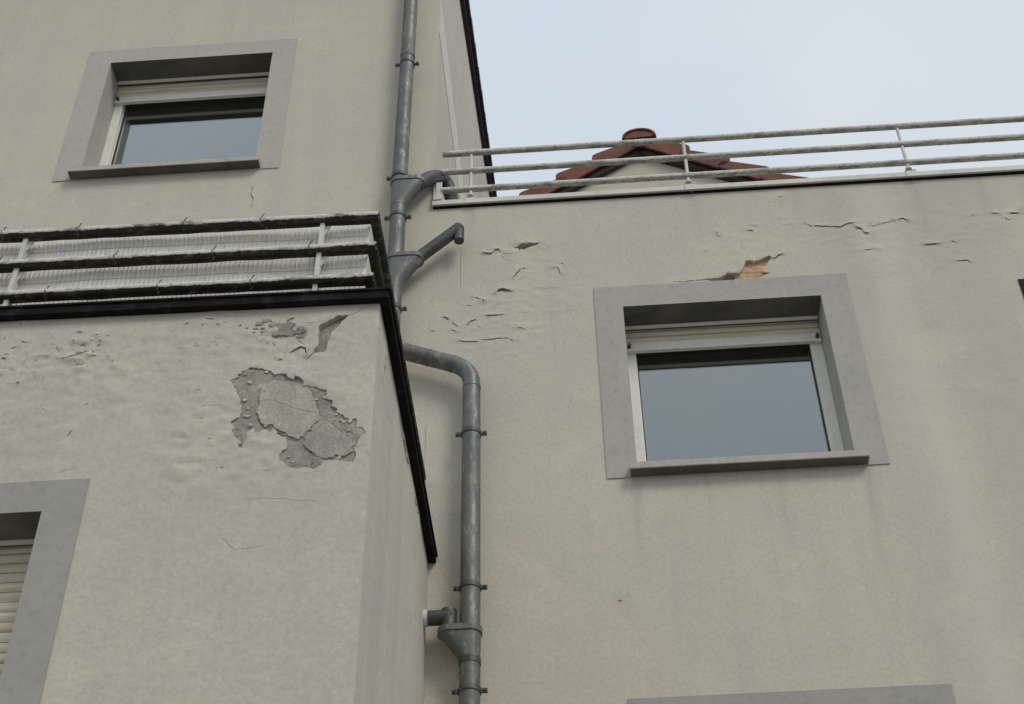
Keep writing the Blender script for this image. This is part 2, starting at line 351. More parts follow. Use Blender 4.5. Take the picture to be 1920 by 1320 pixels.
BAY_CRACKS = [(0.0029, [(-0.884,5.802),(-0.846,5.815),(-0.825,5.836),(-0.804,5.846),(-0.783,5.855),(-0.773,5.878)]),
    (0.0058, [(-1.171,5.72),(-1.145,5.729),(-1.13,5.732)]),
    (0.0029, [(-1.173,5.687),(-1.166,5.668),(-1.153,5.651)]),
    (0.0029, [(-1.136,5.633),(-1.108,5.617)]),
    (0.0072, [(-1.103,5.623),(-1.079,5.63),(-1.056,5.643),(-1.038,5.635),(-1.025,5.596)]),
    (0.0057, [(-1.142,5.588),(-1.117,5.588)]),
    (0.0029, [(-1.098,5.696),(-1.071,5.686),(-1.036,5.654)]),
    (0.0022, [(-1.1,5.778),(-1.062,5.777),(-1.007,5.769)]),
    (0.0028, [(-1.452,5.453),(-1.415,5.459)]),
    (0.0021, [(-1.405,5.377),(-1.341,5.365)]),
    (0.0027, [(-1.256,5.162),(-1.225,5.16)]),
    (0.0027, [(-0.771,5.106),(-0.754,5.079)]),
    (0.0034, [(-1.152,5.046),(-1.111,5.037)]),
    (0.003, [(-1.444,5.863),(-1.4,5.863)]),
    (0.0052, [(-1.413,5.853),(-1.397,5.859)]),
    (0.0045, [(-1.46,5.833),(-1.412,5.827)]),
    (0.0029, [(-1.465,5.68),(-1.455,5.683)]),
    (0.0064, [(-1.957,5.794),(-1.946,5.796)]),
    (0.0064, [(-1.886,5.778),(-1.875,5.766)]),
    (0.0056, [(-1.954,5.742),(-1.944,5.737)]),
    (0.0072, [(-1.931,5.731),(-1.922,5.725)]),
    (0.0071, [(-1.895,5.742),(-1.889,5.743)]),
    (0.0055, [(-1.863,5.738),(-1.856,5.741)]),
    (0.0048, [(-1.839,5.766),(-1.831,5.767)]),
    (0.0048, [(-1.973,5.75),(-1.96,5.744)]),
    (0.0048, [(-1.945,5.724),(-1.924,5.724)]),
    (0.004, [(-1.876,5.712),(-1.852,5.725)]),
    (0.0032, [(-1.917,5.795),(-1.902,5.795)]),
    (0.004, [(-2.012,5.653),(-1.978,5.656),(-1.957,5.664),(-1.926,5.685),(-1.893,5.694)]),
    (0.0032, [(-1.879,5.68),(-1.839,5.7)]),
    (0.0048, [(-2.25,5.683),(-2.22,5.678)]),
    (0.0032, [(-2.105,5.683),(-2.045,5.673)]),
    (0.0048, [(-2.186,5.763),(-2.159,5.76)]),
    (0.004, [(-2.225,5.728),(-2.186,5.736)]),
    (0.0045, [(-1.902,5.253),(-1.887,5.277),(-1.87,5.282)]),
    (0.0039, [(-1.949,5.621),(-1.908,5.618)]),
    (0.0048, [(-1.874,5.854),(-1.852,5.854)]),
    (0.0031, [(-1.55,5.678),(-1.498,5.679)]),
    (0.0031, [(-1.599,5.679),(-1.569,5.673)]),
    (0.0023, [(-1.448,5.451),(-1.415,5.456)]),
    (0.0022, [(-1.402,5.375),(-1.347,5.374),(-1.3,5.353)]),
    (0.0022, [(-1.909,5.078),(-1.871,5.092),(-1.83,5.103)]),
    (0.0022, [(-1.419,5.311),(-1.383,5.308)]),
    (0.0049, [(-2.213,5.863),(-2.198,5.863)]),
    (0.0038, [(-1.874,5.402),(-1.843,5.418)]),
    (0.0023, [(-2.033,5.413),(-2.002,5.386)]),
    (0.004, [(-2.116,5.655),(-2.094,5.656)]),
    (0.0037, [(-1.509,5.368),(-1.504,5.368)]),
    (0.0016, [(-1.204,4.913),(-1.118,4.915),(-0.925,4.888)]),
    (0.0016, [(-1.261,4.747),(-1.208,4.698),(-1.098,4.709)])]
BAY_HOLES = [(0, [(-1.028,5.576),(-1.01,5.605),(-1.0,5.628),(-0.991,5.643),(-0.992,5.68),(-0.992,5.706),(-0.991,5.743),(-0.984,5.758),(-0.974,5.77),(-0.948,5.787),(-0.914,5.805),(-0.879,5.804),(-0.893,5.784),(-0.903,5.769),(-0.915,5.745),(-0.928,5.735),(-0.943,5.713),(-0.946,5.684),(-0.952,5.655),(-0.954,5.63),(-0.963,5.613),(-0.998,5.612),(-1.01,5.594)])]
PATCH_OUTLINE = [(0, [(-1.318,5.489),(-1.304,5.502),(-1.29,5.515),(-1.276,5.535),(-1.261,5.548),(-1.219,5.552),(-1.197,5.542),(-1.169,5.531),(-1.145,5.504),(-1.092,5.496),(-1.067,5.49),(-1.042,5.475),(-1.02,5.458),(-0.997,5.437),(-0.961,5.434),(-0.941,5.415),(-0.934,5.391),(-0.937,5.367),(-0.907,5.341),(-0.889,5.299),(-0.852,5.283),(-0.833,5.261),(-0.814,5.243),(-0.8,5.225),(-0.789,5.205),(-0.797,5.173),(-0.808,5.141),(-0.809,5.115),(-0.81,5.096),(-0.821,5.058),(-0.854,5.067),(-0.879,5.078),(-0.904,5.073),(-0.931,5.066),(-0.958,5.052),(-0.982,5.047),(-1.023,5.053),(-1.053,5.058),(-1.086,5.089),(-1.093,5.109),(-1.08,5.127),(-1.065,5.139),(-1.065,5.159),(-1.068,5.172),(-1.096,5.2),(-1.111,5.224),(-1.125,5.239),(-1.148,5.234),(-1.166,5.23),(-1.18,5.223),(-1.196,5.23),(-1.209,5.248),(-1.22,5.209),(-1.225,5.183),(-1.23,5.164),(-1.254,5.172),(-1.261,5.199),(-1.268,5.225),(-1.277,5.253),(-1.28,5.286),(-1.266,5.306),(-1.256,5.325),(-1.262,5.36),(-1.269,5.401),(-1.278,5.43)])]
PATCH_FILL = [(0, [(-1.205,5.452),(-1.184,5.466),(-1.132,5.476),(-1.089,5.463),(-1.051,5.446),(-1.018,5.428),(-0.989,5.402),(-0.968,5.352),(-0.958,5.307),(-0.966,5.257),(-0.982,5.238),(-1.024,5.183),(-1.065,5.195),(-1.098,5.223),(-1.122,5.252),(-1.158,5.261),(-1.189,5.299),(-1.194,5.382)]),
    (0, [(-0.972,5.241),(-0.955,5.289),(-0.917,5.254),(-0.873,5.211),(-0.824,5.161),(-0.819,5.109),(-0.861,5.099),(-0.905,5.084),(-0.941,5.092),(-0.967,5.107),(-1.007,5.161)])]
PATCH_CRACKS = [(0.0021, [(-1.259,5.481),(-1.233,5.477),(-1.193,5.448)]),
    (0.0021, [(-1.193,5.448),(-1.194,5.382),(-1.194,5.3),(-1.163,5.251)]),
    (0.0028, [(-1.217,5.38),(-1.133,5.378),(-1.068,5.339),(-1.019,5.316),(-0.959,5.304)]),
    (0.0028, [(-1.113,5.495),(-1.047,5.468),(-0.991,5.415),(-0.96,5.324),(-0.956,5.297),(-0.982,5.238),(-1.025,5.176)]),
    (0.0028, [(-0.956,5.297),(-0.89,5.232),(-0.814,5.161),(-0.81,5.096),(-0.821,5.071)]),
    (0.0027, [(-1.012,5.161),(-0.966,5.1),(-0.91,5.08)]),
    (0.0021, [(-1.089,5.465),(-1.06,5.427),(-1.05,5.372)]),
    (0.0124, [(-1.209,5.25),(-1.197,5.24),(-1.182,5.225)]),
    (0.0103, [(-1.169,5.248),(-1.145,5.237)]),
    (0.0103, [(-1.12,5.232),(-1.097,5.21),(-1.069,5.175)]),
    (0.0087, [(-0.964,5.074),(-0.972,5.051)]),
    (0.0041, [(-1.07,5.186),(-1.028,5.176)]),
    (0.0035, [(-0.923,5.349),(-0.902,5.306),(-0.894,5.292)])]
HOUSE_CRACKS = [(0.005, [(-1.913, 8.737), (-1.908, 8.643), (-1.896, 8.613), (-1.896, 8.528)])]
# ------------------------------------------------------------------ helpers
ROOTS = {}
def thing(name, label, cat, loc, group=None):
    o = bpy.data.objects.new(name, None); COL.objects.link(o)
    o.location = loc; o.empty_display_size = 0.2
    o['label'] = label; o['category'] = cat
    if group: o['group'] = group
    ROOTS[o.name] = Vector(loc)
    return o

def origin_of(o):
    v = Vector((0, 0, 0))
    while o is not None:
        v += o.location; o = o.parent
    return v

class MB:
    """collects world-space geometry; put() links it as one mesh object under a parent"""
    def __init__(s): s.v = []; s.f = []; s.sm = []
    def add(s, vs, fs, smooth=False):
        b = len(s.v); s.v += [tuple(p) for p in vs]
        for f in fs: s.f.append([b + i for i in f]); s.sm.append(smooth)
    def box(s, x0, x1, y0, y1, z0, z1, bev=0.0):
        if bev <= 0:
            vs = [(x0, y0, z0), (x1, y0, z0), (x1, y1, z0), (x0, y1, z0), (x0, y0, z1), (x1, y0, z1), (x1, y1, z1), (x0, y1, z1)]
            s.add(vs, [(0, 3, 2, 1), (4, 5, 6, 7), (0, 1, 5, 4), (1, 2, 6, 5), (2, 3, 7, 6), (3, 0, 4, 7)])
            return s
        bm = bmesh.new(); bmesh.ops.create_cube(bm, size=1)
        for v in bm.verts:
            v.co = Vector(((x0 + x1) / 2 + v.co.x * (x1 - x0), (y0 + y1) / 2 + v.co.y * (y1 - y0), (z0 + z1) / 2 + v.co.z * (z1 - z0)))
        bmesh.ops.bevel(bm, geom=list(bm.edges), offset=bev, segments=2, affect='EDGES', profile=0.6)
        bm.verts.index_update()
        s.add([v.co[:] for v in bm.verts], [[v.index for v in f.verts] for f in bm.faces], False)
        bm.free(); return s
    def prism(s, poly, fn, d0, d1):
        """polygon [(a,b)] swept from d0 to d1; fn(a,b,d) -> point"""
        n = len(poly)
        vs = [fn(a, b, d0) for a, b in poly] + [fn(a, b, d1) for a, b in poly]
        fs = [list(range(n))[::-1], list(range(n, 2 * n))] + [(i, (i + 1) % n, n + (i + 1) % n, n + i) for i in range(n)]
        s.add(vs, fs); return s
    def tube(s, pts, r, n=20, caps=True, wob=0.0):
        pts = [Vector(p) for p in pts]; m = len(pts)
        rr = r if isinstance(r, (list, tuple)) else [r] * m
        T = []
        for i in range(m):
            t = (pts[min(i + 1, m - 1)] - pts[max(i - 1, 0)]).normalized(); T.append(t)
        up = Vector((0, 0, 1)) if abs(T[0].z) < 0.9 else Vector((1, 0, 0))
        N = (up - T[0] * up.dot(T[0])).normalized()
        rings = []
        for i in range(m):
            N = (N - T[i] * N.dot(T[i])).normalized(); B = T[i].cross(N)
            ring = []
            for k in range(n):
                a = 2 * math.pi * k / n
                q = rr[i]
                if wob: q *= 1 + wob * noise.noise(pts[i] * 9 + Vector((math.cos(a), math.sin(a), 0)) * 0.8)
                ring.append(pts[i] + (N * math.cos(a) + B * math.sin(a)) * q)
            rings.append(ring)
        vs = [p for ring in rings for p in ring]
        fs = []
        for i in range(m - 1):
            for k in range(n):
                k2 = (k + 1) % n
                fs.append((i * n + k, i * n + k2, (i + 1) * n + k2, (i + 1) * n + k))
        s.add(vs, fs, True)
        if caps:
            s.add(rings[0], [list(range(n))[::-1]]); s.add(rings[-1], [list(range(n))])
        return s
    def loft(s, rings, caps=True, smooth=True):
        n = len(rings[0]); vs = [p for r in rings for p in r]; fs = []
        for i in range(len(rings) - 1):
            for k in range(n):
                k2 = (k + 1) % n
                fs.append((i * n + k, i * n + k2, (i + 1) * n + k2, (i + 1) * n + k))
        s.add(vs, fs, smooth)
        if caps:
            s.add(rings[0], [list(range(n))[::-1]]); s.add(rings[-1], [list(range(n))])
        return s
    def put(s, name, mat, parent, label=None, loc=None, fixn=True):
        me = bpy.data.meshes.new(name)
        base = origin_of(parent) if parent else Vector((0, 0, 0))
        off = Vector(loc) if loc is not None else base
        me.from_pydata([tuple(Vector(v) - off) for v in s.v], [], s.f)
        me.polygons.foreach_set('use_smooth', s.sm)
        if fixn:
            bm = bmesh.new(); bm.from_mesh(me); bmesh.ops.recalc_face_normals(bm, faces=bm.faces); bm.to_mesh(me); bm.free()
        me.materials.append(mat); me.update()
        o = bpy.data.objects.new(name, me); COL.objects.link(o)
        o.parent = parent; o.location = off - base
        if label: o['label'] = label
        return o

def copy_part(o, loc, parent, mat=None):
    c = o.copy(); COL.objects.link(c); c.parent = parent
    c.location = Vector(loc) - origin_of(parent)
    if mat:
        c.material_slots[0].link = 'OBJECT'; c.material_slots[0].material = mat
    return c

def fillet(pts, R, k=7):
    pts = [Vector(p) for p in pts]; o = [pts[0]]
    for i in range(1, len(pts) - 1):
        a, b, c = pts[i - 1], pts[i], pts[i + 1]
        r = R if not isinstance(R, (list, tuple)) else R[i - 1]
        u, w = (a - b), (c - b)
        d = min(r, u.length * 0.48, w.length * 0.48)
        p, q = b + u.normalized() * d, b + w.normalized() * d
        for j in range(k + 1):
            t = j / k
            o.append(p * (1 - t) ** 2 + b * 2 * t * (1 - t) + q * t * t)
    o.append(pts[-1]); return o

def dense(pts, step):
    o = [Vector(pts[0])]
    for a, b in zip(pts[:-1], pts[1:]):
        a, b = Vector(a), Vector(b); n = max(1, int((b - a).length / step))
        o += [a.lerp(b, (j + 1) / n) for j in range(n)]
    return o

# ------------------------------------------------------------------ plaster sheets with real holes and cracks
def ragged(poly, amp, step=0.012, seed=0.0, close=True):
    P = dense([Vector((*p, 0)) for p in (list(poly) + [poly[0]] if close else poly)], step)
    if close: P = P[:-1]
    return [(p.x + amp * noise.noise(Vector((p.x * 45, p.y * 45, seed))), p.y + amp * noise.noise(Vector((p.x * 45, p.y * 45, seed + 9)))) for p in P]

def crack_poly(w, pts, seed):
    P = dense([Vector((*p, 0)) for p in pts], 0.014)
    n = len(P)
    if n < 3:
        P = [P[0].lerp(P[-1], t) for t in (0, 0.5, 1)]; n = 3
    up, dn = [], []
    for i in range(n):
        t = (P[min(i + 1, n - 1)] - P[max(i - 1, 0)]).normalized(); nn = Vector((-t.y, t.x, 0))
        f = i / (n - 1)
        c = P[i] + nn * 0.005 * noise.noise(Vector((P[i].x * 30, P[i].y * 30, seed)))
        h = 0.5 * w * (math.sin(math.pi * min(max(f, 0.0), 1.0)) ** 0.55) * (0.9 + 0.9 * noise.noise(Vector((P[i].x * 38, P[i].y * 38, seed + 3))))
        h = max(h, 0.0007)
        if i in (0, n - 1): up.append(c); continue
        up.append(c + nn * h); dn.append(c - nn * h)
    return [(p.x, p.y) for p in up + dn[::-1]]

def sheet(name, parent, mat, fn, outer, openings=(), holes=(), cracks=(), coarse=0.12, zones=(), depth=0.022,
          disp=None, lift=True, label=None, crack_scale=1.0, domain=None, lifts=()):
    """fn(a, b, d) maps sheet coordinates and depth (into the wall) to world; holes and cracks are cut through"""
    P, E, F, DOM, CUT = [], [], [], [], []
    def loop(pts, face):
        if face and sum(p[0] * q[1] - q[0] * p[1] for p, q in zip(pts, pts[1:] + pts[:1])) < 0: pts = pts[::-1]
        b = len(P); n = len(pts); P.extend(pts)
        E.extend([(b + i, b + (i + 1) % n) for i in range(n)])
        if face: F.append(list(range(b, b + n)))
    a0, b0, a1, b1 = outer
    def side(p, q):
        L = math.hypot(q[0] - p[0], q[1] - p[1]); n = max(1, round(L / coarse))
        return [(p[0] + (q[0] - p[0]) * i / n, p[1] + (q[1] - p[1]) * i / n) for i in range(n)]
    def rect(r): x0, y0, x1, y1 = r; return side((x0, y0), (x1, y0)) + side((x1, y0), (x1, y1)) + side((x1, y1), (x0, y1)) + side((x0, y1), (x0, y0))
    if domain:
        for d in domain: loop(d, True); DOM.append(d)
    else: loop(rect(outer), False)
    for r in openings: loop(rect(r), True); CUT.append([(r[0], r[1]), (r[2], r[1]), (r[2], r[3]), (r[0], r[3])])
    for i, h in enumerate(holes): loop(h, True); CUT.append(h)
    for i, (w, pts) in enumerate(cracks):
        cp = crack_poly(w * crack_scale, pts, i * 1.7); loop(cp, True); CUT.append(cp)
    kd = KDTree(len(P))
    for i, p in enumerate(P): kd.insert((p[0], p[1], 0), i)
    kd.balance()
    def inside(p, z): return z[0] <= p[0] <= z[2] and z[1] <= p[1] <= z[3]
    def scatter(r, st, skip=()):
        na, nb = int((r[2] - r[0]) / st), int((r[3] - r[1]) / st)
        for i in range(1, na):
            for j in range(1, nb):
                p = (r[0] + i * st + random.uniform(-.2, .2) * st, r[1] + j * st + random.uniform(-.2, .2) * st)
                if not inside(p, outer) or any(inside(p, z) for z in skip): continue
                if any(inside(p, (o[0] - .2 * st, o[1] - .2 * st, o[2] + .2 * st, o[3] + .2 * st)) for o in openings): continue
                if kd.find((p[0], p[1], 0))[2] < 0.45 * st: continue
                P.append(p)
    scatter(outer, coarse, zones)
    for i, z in enumerate(zones): scatter(z[:4], z[4], zones[:i])
    vs, es, fs, ov, oe, of = delaunay_2d_cdt([Vector(p) for p in P], E, F, 0, 1e-6)
    A0 = np.array([v[:] for v in vs]); T = np.array([f[:3] for f in fs]); ctr = A0[T].mean(1)
    def covered(polys):
        hit = np.zeros(len(ctr), bool)
        for p in polys:
            q = np.array(p); m = np.where((ctr[:, 0] > q[:, 0].min()) & (ctr[:, 0] < q[:, 0].max()) & (ctr[:, 1] > q[:, 1].min()) & (ctr[:, 1] < q[:, 1].max()))[0]
            if not len(m): continue
            x, y = ctr[m, 0], ctr[m, 1]; inn = np.zeros(len(m), bool)
            for (xa, ya), (xb, yb) in zip(q, np.roll(q, -1, 0)):
                c = (ya > y) != (yb > y)
                if c.any(): inn ^= c & (x < (xb - xa) * (y - ya) / ((yb - ya) or 1e-12) + xa)
            hit[m] |= inn
        return hit
    ok = ~covered(CUT)
    if domain: ok &= covered(DOM)
    keep = [fs[i] for i in np.where(ok)[0]]
    A = np.array([v[:] for v in vs])
    D = disp(A) if disp is not None else np.zeros(len(A))
    if lift:
        for i, (w, pts) in enumerate(cracks):
            if w < 0.004: continue
            q = np.array([p[:2] for p in dense([Vector((*p, 0)) for p in pts], 0.012)])
            lo, hi = q.min(0) - 0.14, q.max(0) + 0.14
            m = np.where((A[:, 0] > lo[0]) & (A[:, 0] < hi[0]) & (A[:, 1] > lo[1]) & (A[:, 1] < hi[1]))[0]
            if not len(m): continue
            dd = A[m][:, None, :] - q[None]; d2 = (dd ** 2).sum(2); j = d2.argmin(1)
            dist = np.sqrt(d2[np.arange(len(m)), j]); upside = dd[np.arange(len(m)), j, 1] > 0
            D[m] += np.where(upside, min(0.010, 0.9 * w) * np.exp(-(dist / 0.020) ** 1.1), -0.2 * min(0.008, w) * np.exp(-(dist / 0.02)))
    for amp, sig, pts in lifts:      # render standing proud on the left-hand side of an edge
        q = np.array([p[:2] for p in dense([Vector((*p, 0)) for p in pts], 0.008)])
        tq = np.gradient(q, axis=0)
        m = np.where((A[:, 0] > q[:, 0].min() - .25) & (A[:, 0] < q[:, 0].max() + .25) & (A[:, 1] > q[:, 1].min() - .25) & (A[:, 1] < q[:, 1].max() + .25))[0]
        dd = A[m][:, None, :] - q[None]; d2 = (dd ** 2).sum(2); j = d2.argmin(1); r = np.arange(len(m))
        left = tq[j, 0] * dd[r, j, 1] - tq[j, 1] * dd[r, j, 0] > -1e-7
        ends = np.sin(np.pi * np.clip(j / (len(q) - 1), 0, 1)) ** 0.6
        D[m] += np.where(left, amp * ends * np.exp(-(np.sqrt(d2[r, j]) / sig) ** 1.2), 0)
    used = sorted({i for f in keep for i in f}); idx = {u: k for k, u in enumerate(used)}
    mb = MB()
    front = [fn(A[u][0], A[u][1], -D[u]) for u in used]
    mb.add(front, [[idx[i] for i in f] for f in keep], True)
    cnt = {}
    for f in keep:
        for i in range(3):
            e = (f[i], f[(i + 1) % 3]); k = tuple(sorted(e)); cnt.setdefault(k, []).append(e)
    def on_frame(p):
        if not domain and (abs(p[0] - a0) < 1e-4 or abs(p[0] - a1) < 1e-4 or abs(p[1] - b0) < 1e-4 or abs(p[1] - b1) < 1e-4): return True
        return any((abs(p[0] - o[0]) < 1e-4 or abs(p[0] - o[2]) < 1e-4 or abs(p[1] - o[1]) < 1e-4 or abs(p[1] - o[3]) < 1e-4) and
                   inside(p, (o[0] - 1e-4, o[1] - 1e-4, o[2] + 1e-4, o[3] + 1e-4)) for o in openings)
    if depth:
        wv, wf = [], []
        for k, es2 in cnt.items():
            if len(es2) != 1: continue
            i, j = es2[0]
            if on_frame(A[i]) and on_frame(A[j]): continue
            b = len(wv)
            wv += [fn(*A[i], -D[i]), fn(*A[j], -D[j]), fn(*A[j], depth), fn(*A[i], depth)]; wf.append((b, b + 3, b + 2, b + 1))
        mb.add(wv, wf, False)
    return mb.put(name, mat, parent, label, fixn=False)

def facade(Y): return lambda a, b, d: (a, Y + d, b)

def smooth(x, a, b):
    t = np.clip((x - a) / (b - a), 0, 1); return t * t * (3 - 2 * t)
def rect_dist(A, r):
    dx = np.maximum(np.maximum(r[0] - A[:, 0], A[:, 0] - r[2]), 0); dz = np.maximum(np.maximum(r[1] - A[:, 1], A[:, 1] - r[3]), 0)
    return np.hypot(dx, dz)
def make_disp(outer, flats, wrinkles, amp=0.004):
    def disp(A):
        D = np.array([amp * noise.noise(Vector((a * 1.1, b * 1.6, 2.0))) + 0.4 * amp * noise.noise(Vector((a * 3.5, b * 5, 7.0))) for a, b in A])
        for cx, cz, rx, rz, am, fx, fz in wrinkles:
            r = np.hypot((A[:, 0] - cx) / rx, (A[:, 1] - cz) / rz); m = np.where(r < 1)[0]
            for i in m:
                a, b = A[i]
                n = noise.fractal(Vector((a * fx, b * fz, cx * 3)), 0.8, 2.1, 4)
                D[i] += am * (1 - r[i] ** 2) * (abs(n) * 1.4 - 0.35)
        k = np.ones(len(A))
        for f in flats: k *= smooth(rect_dist(A, f), 0.0, 0.07)
        e = np.minimum(np.minimum(A[:, 0] - outer[0], outer[2] - A[:, 0]), np.minimum(A[:, 1] - outer[1], outer[3] - A[:, 1]))
        return D * k * smooth(e, 0.0, 0.1)
    return disp

# ------------------------------------------------------------------ windows
def window(root, Yf, op, trim=None, sill=None, drop=0.154, closed=False, label=None, paint=None):
    x0, z0, x1, z1 = op
    R = 0.30; yf = Yf - 0.006
    mb = MB()
    q = [(x0, z0), (x1, z0), (x1, z1), (x0, z1)]
    for i in (0, 1, 3):
        (a, b), (c, d) = q[i], q[(i + 1) % 4]
        mb.add([(a, yf, b), (c, yf, d), (c, Yf + R, d), (a, Yf + R, b)], [(0, 1, 2, 3)])
    win = mb.put('window', REVEAL, root, label)
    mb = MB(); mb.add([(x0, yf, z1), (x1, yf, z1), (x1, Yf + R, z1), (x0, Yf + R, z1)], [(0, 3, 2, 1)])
    mb.put('soffit', DIRT_SHADE, win, fixn=False)
    if trim:
        tx0, tz0, tx1, tz1 = trim
        P = [(tx0, tz0), (tx0, tz1), (tx1, tz1), (tx1, tz0), (x1, tz0), (x1, z1), (x0, z1), (x0, tz0)]
        mb = MB(); f = [(a, yf, b) for a, b in P]
        mb.add(f, [(0, 1, 6, 7), (1, 2, 5, 6), (2, 3, 4, 5)])
        for i, j in ((0, 1), (1, 2), (2, 3), (3, 4), (7, 0)):
            (a, b), (c, d) = P[i], P[j]
            mb.add([(a, yf, b), (c, yf, d), (c, Yf + 0.012, d), (a, Yf + 0.012, b)], [(0, 1, 2, 3)])
        mb.put('surround', paint or SURROUND, win)
    if sill:
        sx0, sx1, sz = sill
        mb = MB()
        for (a, b) in ((sx0, sx1),):
            prof = [(0.0, 0.0), (-0.060, 0.0), (-0.063, 0.003), (-0.063, 0.038), (-0.059, 0.042), (0.0, 0.055)]
            mb.prism(prof, lambda p, z, d: (d, Yf + p - 0.0065, sz + z), a, b)
            mb.box(x0 + 0.003, x1 - 0.003, Yf - 0.0064, Yf + 0.24, sz + 0.03, sz + 0.09)
        sl = mb.put('sill', SILL_MAT, win)
        MB().box(sx0 + 0.004, sx1 - 0.004, Yf - 0.0685, Yf - 0.0066, sz - 0.0035, sz - 0.0005).put('sill_shade', DIRT_SHADE, win)  # added dark plate that paints the shade under the sill
    # roller shutter
    xa, xb = x0 + 0.004, x1 - 0.004; w = xb - xa
    slat = None; pitch = 0.042
    nsl = int((z1 - z0) / pitch) if closed else max(1, int(round((drop - 0.06) / pitch)) + 1)
    zbar = z0 + 0.08 if closed else z1 - drop
    for i in range(nsl):
        zc = zbar + 0.062 + pitch * (i + 0.5)
        if zc > z1 + 0.03: break
        c = ((xa + xb) / 2, Yf + 0.20, zc)
        if slat is None:
            h = pitch / 2 - 0.0015
            prof = [(0.006, -h), (-0.001, -h), (-0.006, -h * 0.55), (-0.0075, 0), (-0.006, h * 0.55), (-0.001, h), (0.006, h)]
            slat = MB().prism(prof, lambda p, z, d: (c[0] + d, c[1] + p, c[2] + z), -w / 2, w / 2).put('shutter_slat', SLAT, win, loc=c)
        else: copy_part(slat, c, win)
    mb = MB().box(xa, xb, Yf + 0.192, Yf + 0.206, zbar + 0.006, zbar + 0.06, 0.002)
    mb.box(xa, xb, Yf + 0.186, Yf + 0.212, zbar - 0.006, zbar + 0.006, 0.002)
    mb.put('shutter_bar', BAR, win)
    for sx in (xa + 0.02, xb - 0.02):
        MB().tube([(sx, Yf + 0.192, zbar + 0.028), (sx, Yf + 0.168, zbar + 0.028)], [0.011, 0.009], 10).put('stopper', RUBBER, win)
    MB().box(xa, xb, Yf + 0.150, Yf + 0.172, z1 - 0.012, z1 - 0.0015, 0.002).put('soffit_trim', BAR, win)
    for a, b in ((x0 + 0.001, x0 + 0.058), (x1 - 0.066, x1 - 0.001)):
        mb = MB().box(a, b, Yf + 0.2135, Yf + 0.246, z0 + 0.001, z1 - 0.002, 0.003)
        mb.put('guide_rail', FRAME, win)
    # sash frame, pane, dark room behind
    ya, yb = Yf + 0.2475, Yf + 0.295
    mb = MB(); t = 0.062
    mb.box(x0 + 0.002, x0 + t, ya, yb, z0 + 0.002, z1 - 0.002, 0.003)
    mb.box(x1 - t, x1 - 0.002, ya, yb, z0 + 0.002, z1 - 0.002, 0.003)
    mb.box(x0 + t, x1 - t, ya + .001, yb - .001, z1 - t, z1 - 0.003, 0.003)
    mb.box(x0 + t, x1 - t, ya + .001, yb - .001, z0 + 0.003, z0 + 0.1, 0.003)
    mb.put('frame', FRAME, win)
    if not closed:
        for a, b in ((x0 + t - 0.004, x0 + t + 0.006), (x1 - t - 0.006, x1 - t + 0.004)):
            MB().box(a, b, ya + 0.004, ya + 0.02, z0 + 0.1, z1 - t).put('gasket', DARKGAP, win)
        yg = Yf + 0.262
        MB().box(x0 + t - .002, x1 - t + .002, yg, yg + 0.004, z0 + 0.098, z1 - t + .002).put('pane', GLASS, win)
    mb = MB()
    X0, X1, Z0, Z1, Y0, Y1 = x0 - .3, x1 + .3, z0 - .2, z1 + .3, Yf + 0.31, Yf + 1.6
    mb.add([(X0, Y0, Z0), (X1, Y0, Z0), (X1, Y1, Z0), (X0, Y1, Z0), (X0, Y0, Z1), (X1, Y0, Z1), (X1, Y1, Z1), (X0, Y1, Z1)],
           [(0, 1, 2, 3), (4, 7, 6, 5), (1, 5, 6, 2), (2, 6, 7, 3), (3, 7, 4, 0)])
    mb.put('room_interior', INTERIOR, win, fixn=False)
    return win

# ------------------------------------------------------------------ ground
mb = MB(); mb.add([(-600, -600, 0), (600, -600, 0), (600, 600, 0), (-600, 600, 0)], [(0, 1, 2, 3)])
g = mb.put('ground', GROUND, None); g['kind'] = 'structure'; g['label'] = 'grey paved yard in front of the houses'

# ------------------------------------------------------------------ tall house, left
SEAM = -0.789
HOUSE = thing('apartment_house', 'tall beige house on the left with an upper window and dark tiled roof edge', 'house', (-3.4, 0.0, 0.0))
L_OP, L_TRIM = (-3.022, 8.955, -1.915, 10.1), (-3.187, 8.885, -1.76, 10.243)
outer = (-7.0, 5.6, SEAM, 12.2)
zones = [(-2.1, 8.45, -1.7, 8.80, 0.02)]
sheet('facade_wall', HOUSE, PLASTER, facade(0.0), outer, [L_OP], [], HOUSE_CRACKS, 0.11, zones, 0.052,
      make_disp(outer, [L_TRIM], [], 0.003))
sheet('wall_core', HOUSE, MORTAR, facade(0.05), outer, [L_OP], coarse=2.0, depth=0)
uw = window(HOUSE, 0.0, L_OP, L_TRIM, (-3.076, -1.876, 8.895), drop=0.182, paint=SURROUND_PALE, label='upper window in a pale grey painted surround')
roofz = lambda y: 12.52 + 0.367 * (y - 1.30)
mb = MB()
ys = [0.0, 0.5, 1, 2, 3, 4, 5, 6.5]
for a, b in zip(ys[:-1], ys[1:]):
    mb.add([(SEAM, a, 5.6), (SEAM, b, 5.6), (SEAM, b, roofz(b)), (SEAM, a, roofz(a))], [(0, 1, 2, 3)])
mb.put('side_wall', PLASTER_SIDE, HOUSE)
mb = MB(); mb.box(SEAM - 0.01, SEAM + 0.003, 0.012, 6.4, 10.22, 10.66)
mb.put('string_band', BAND, HOUSE, label='paler level band across the side wall')
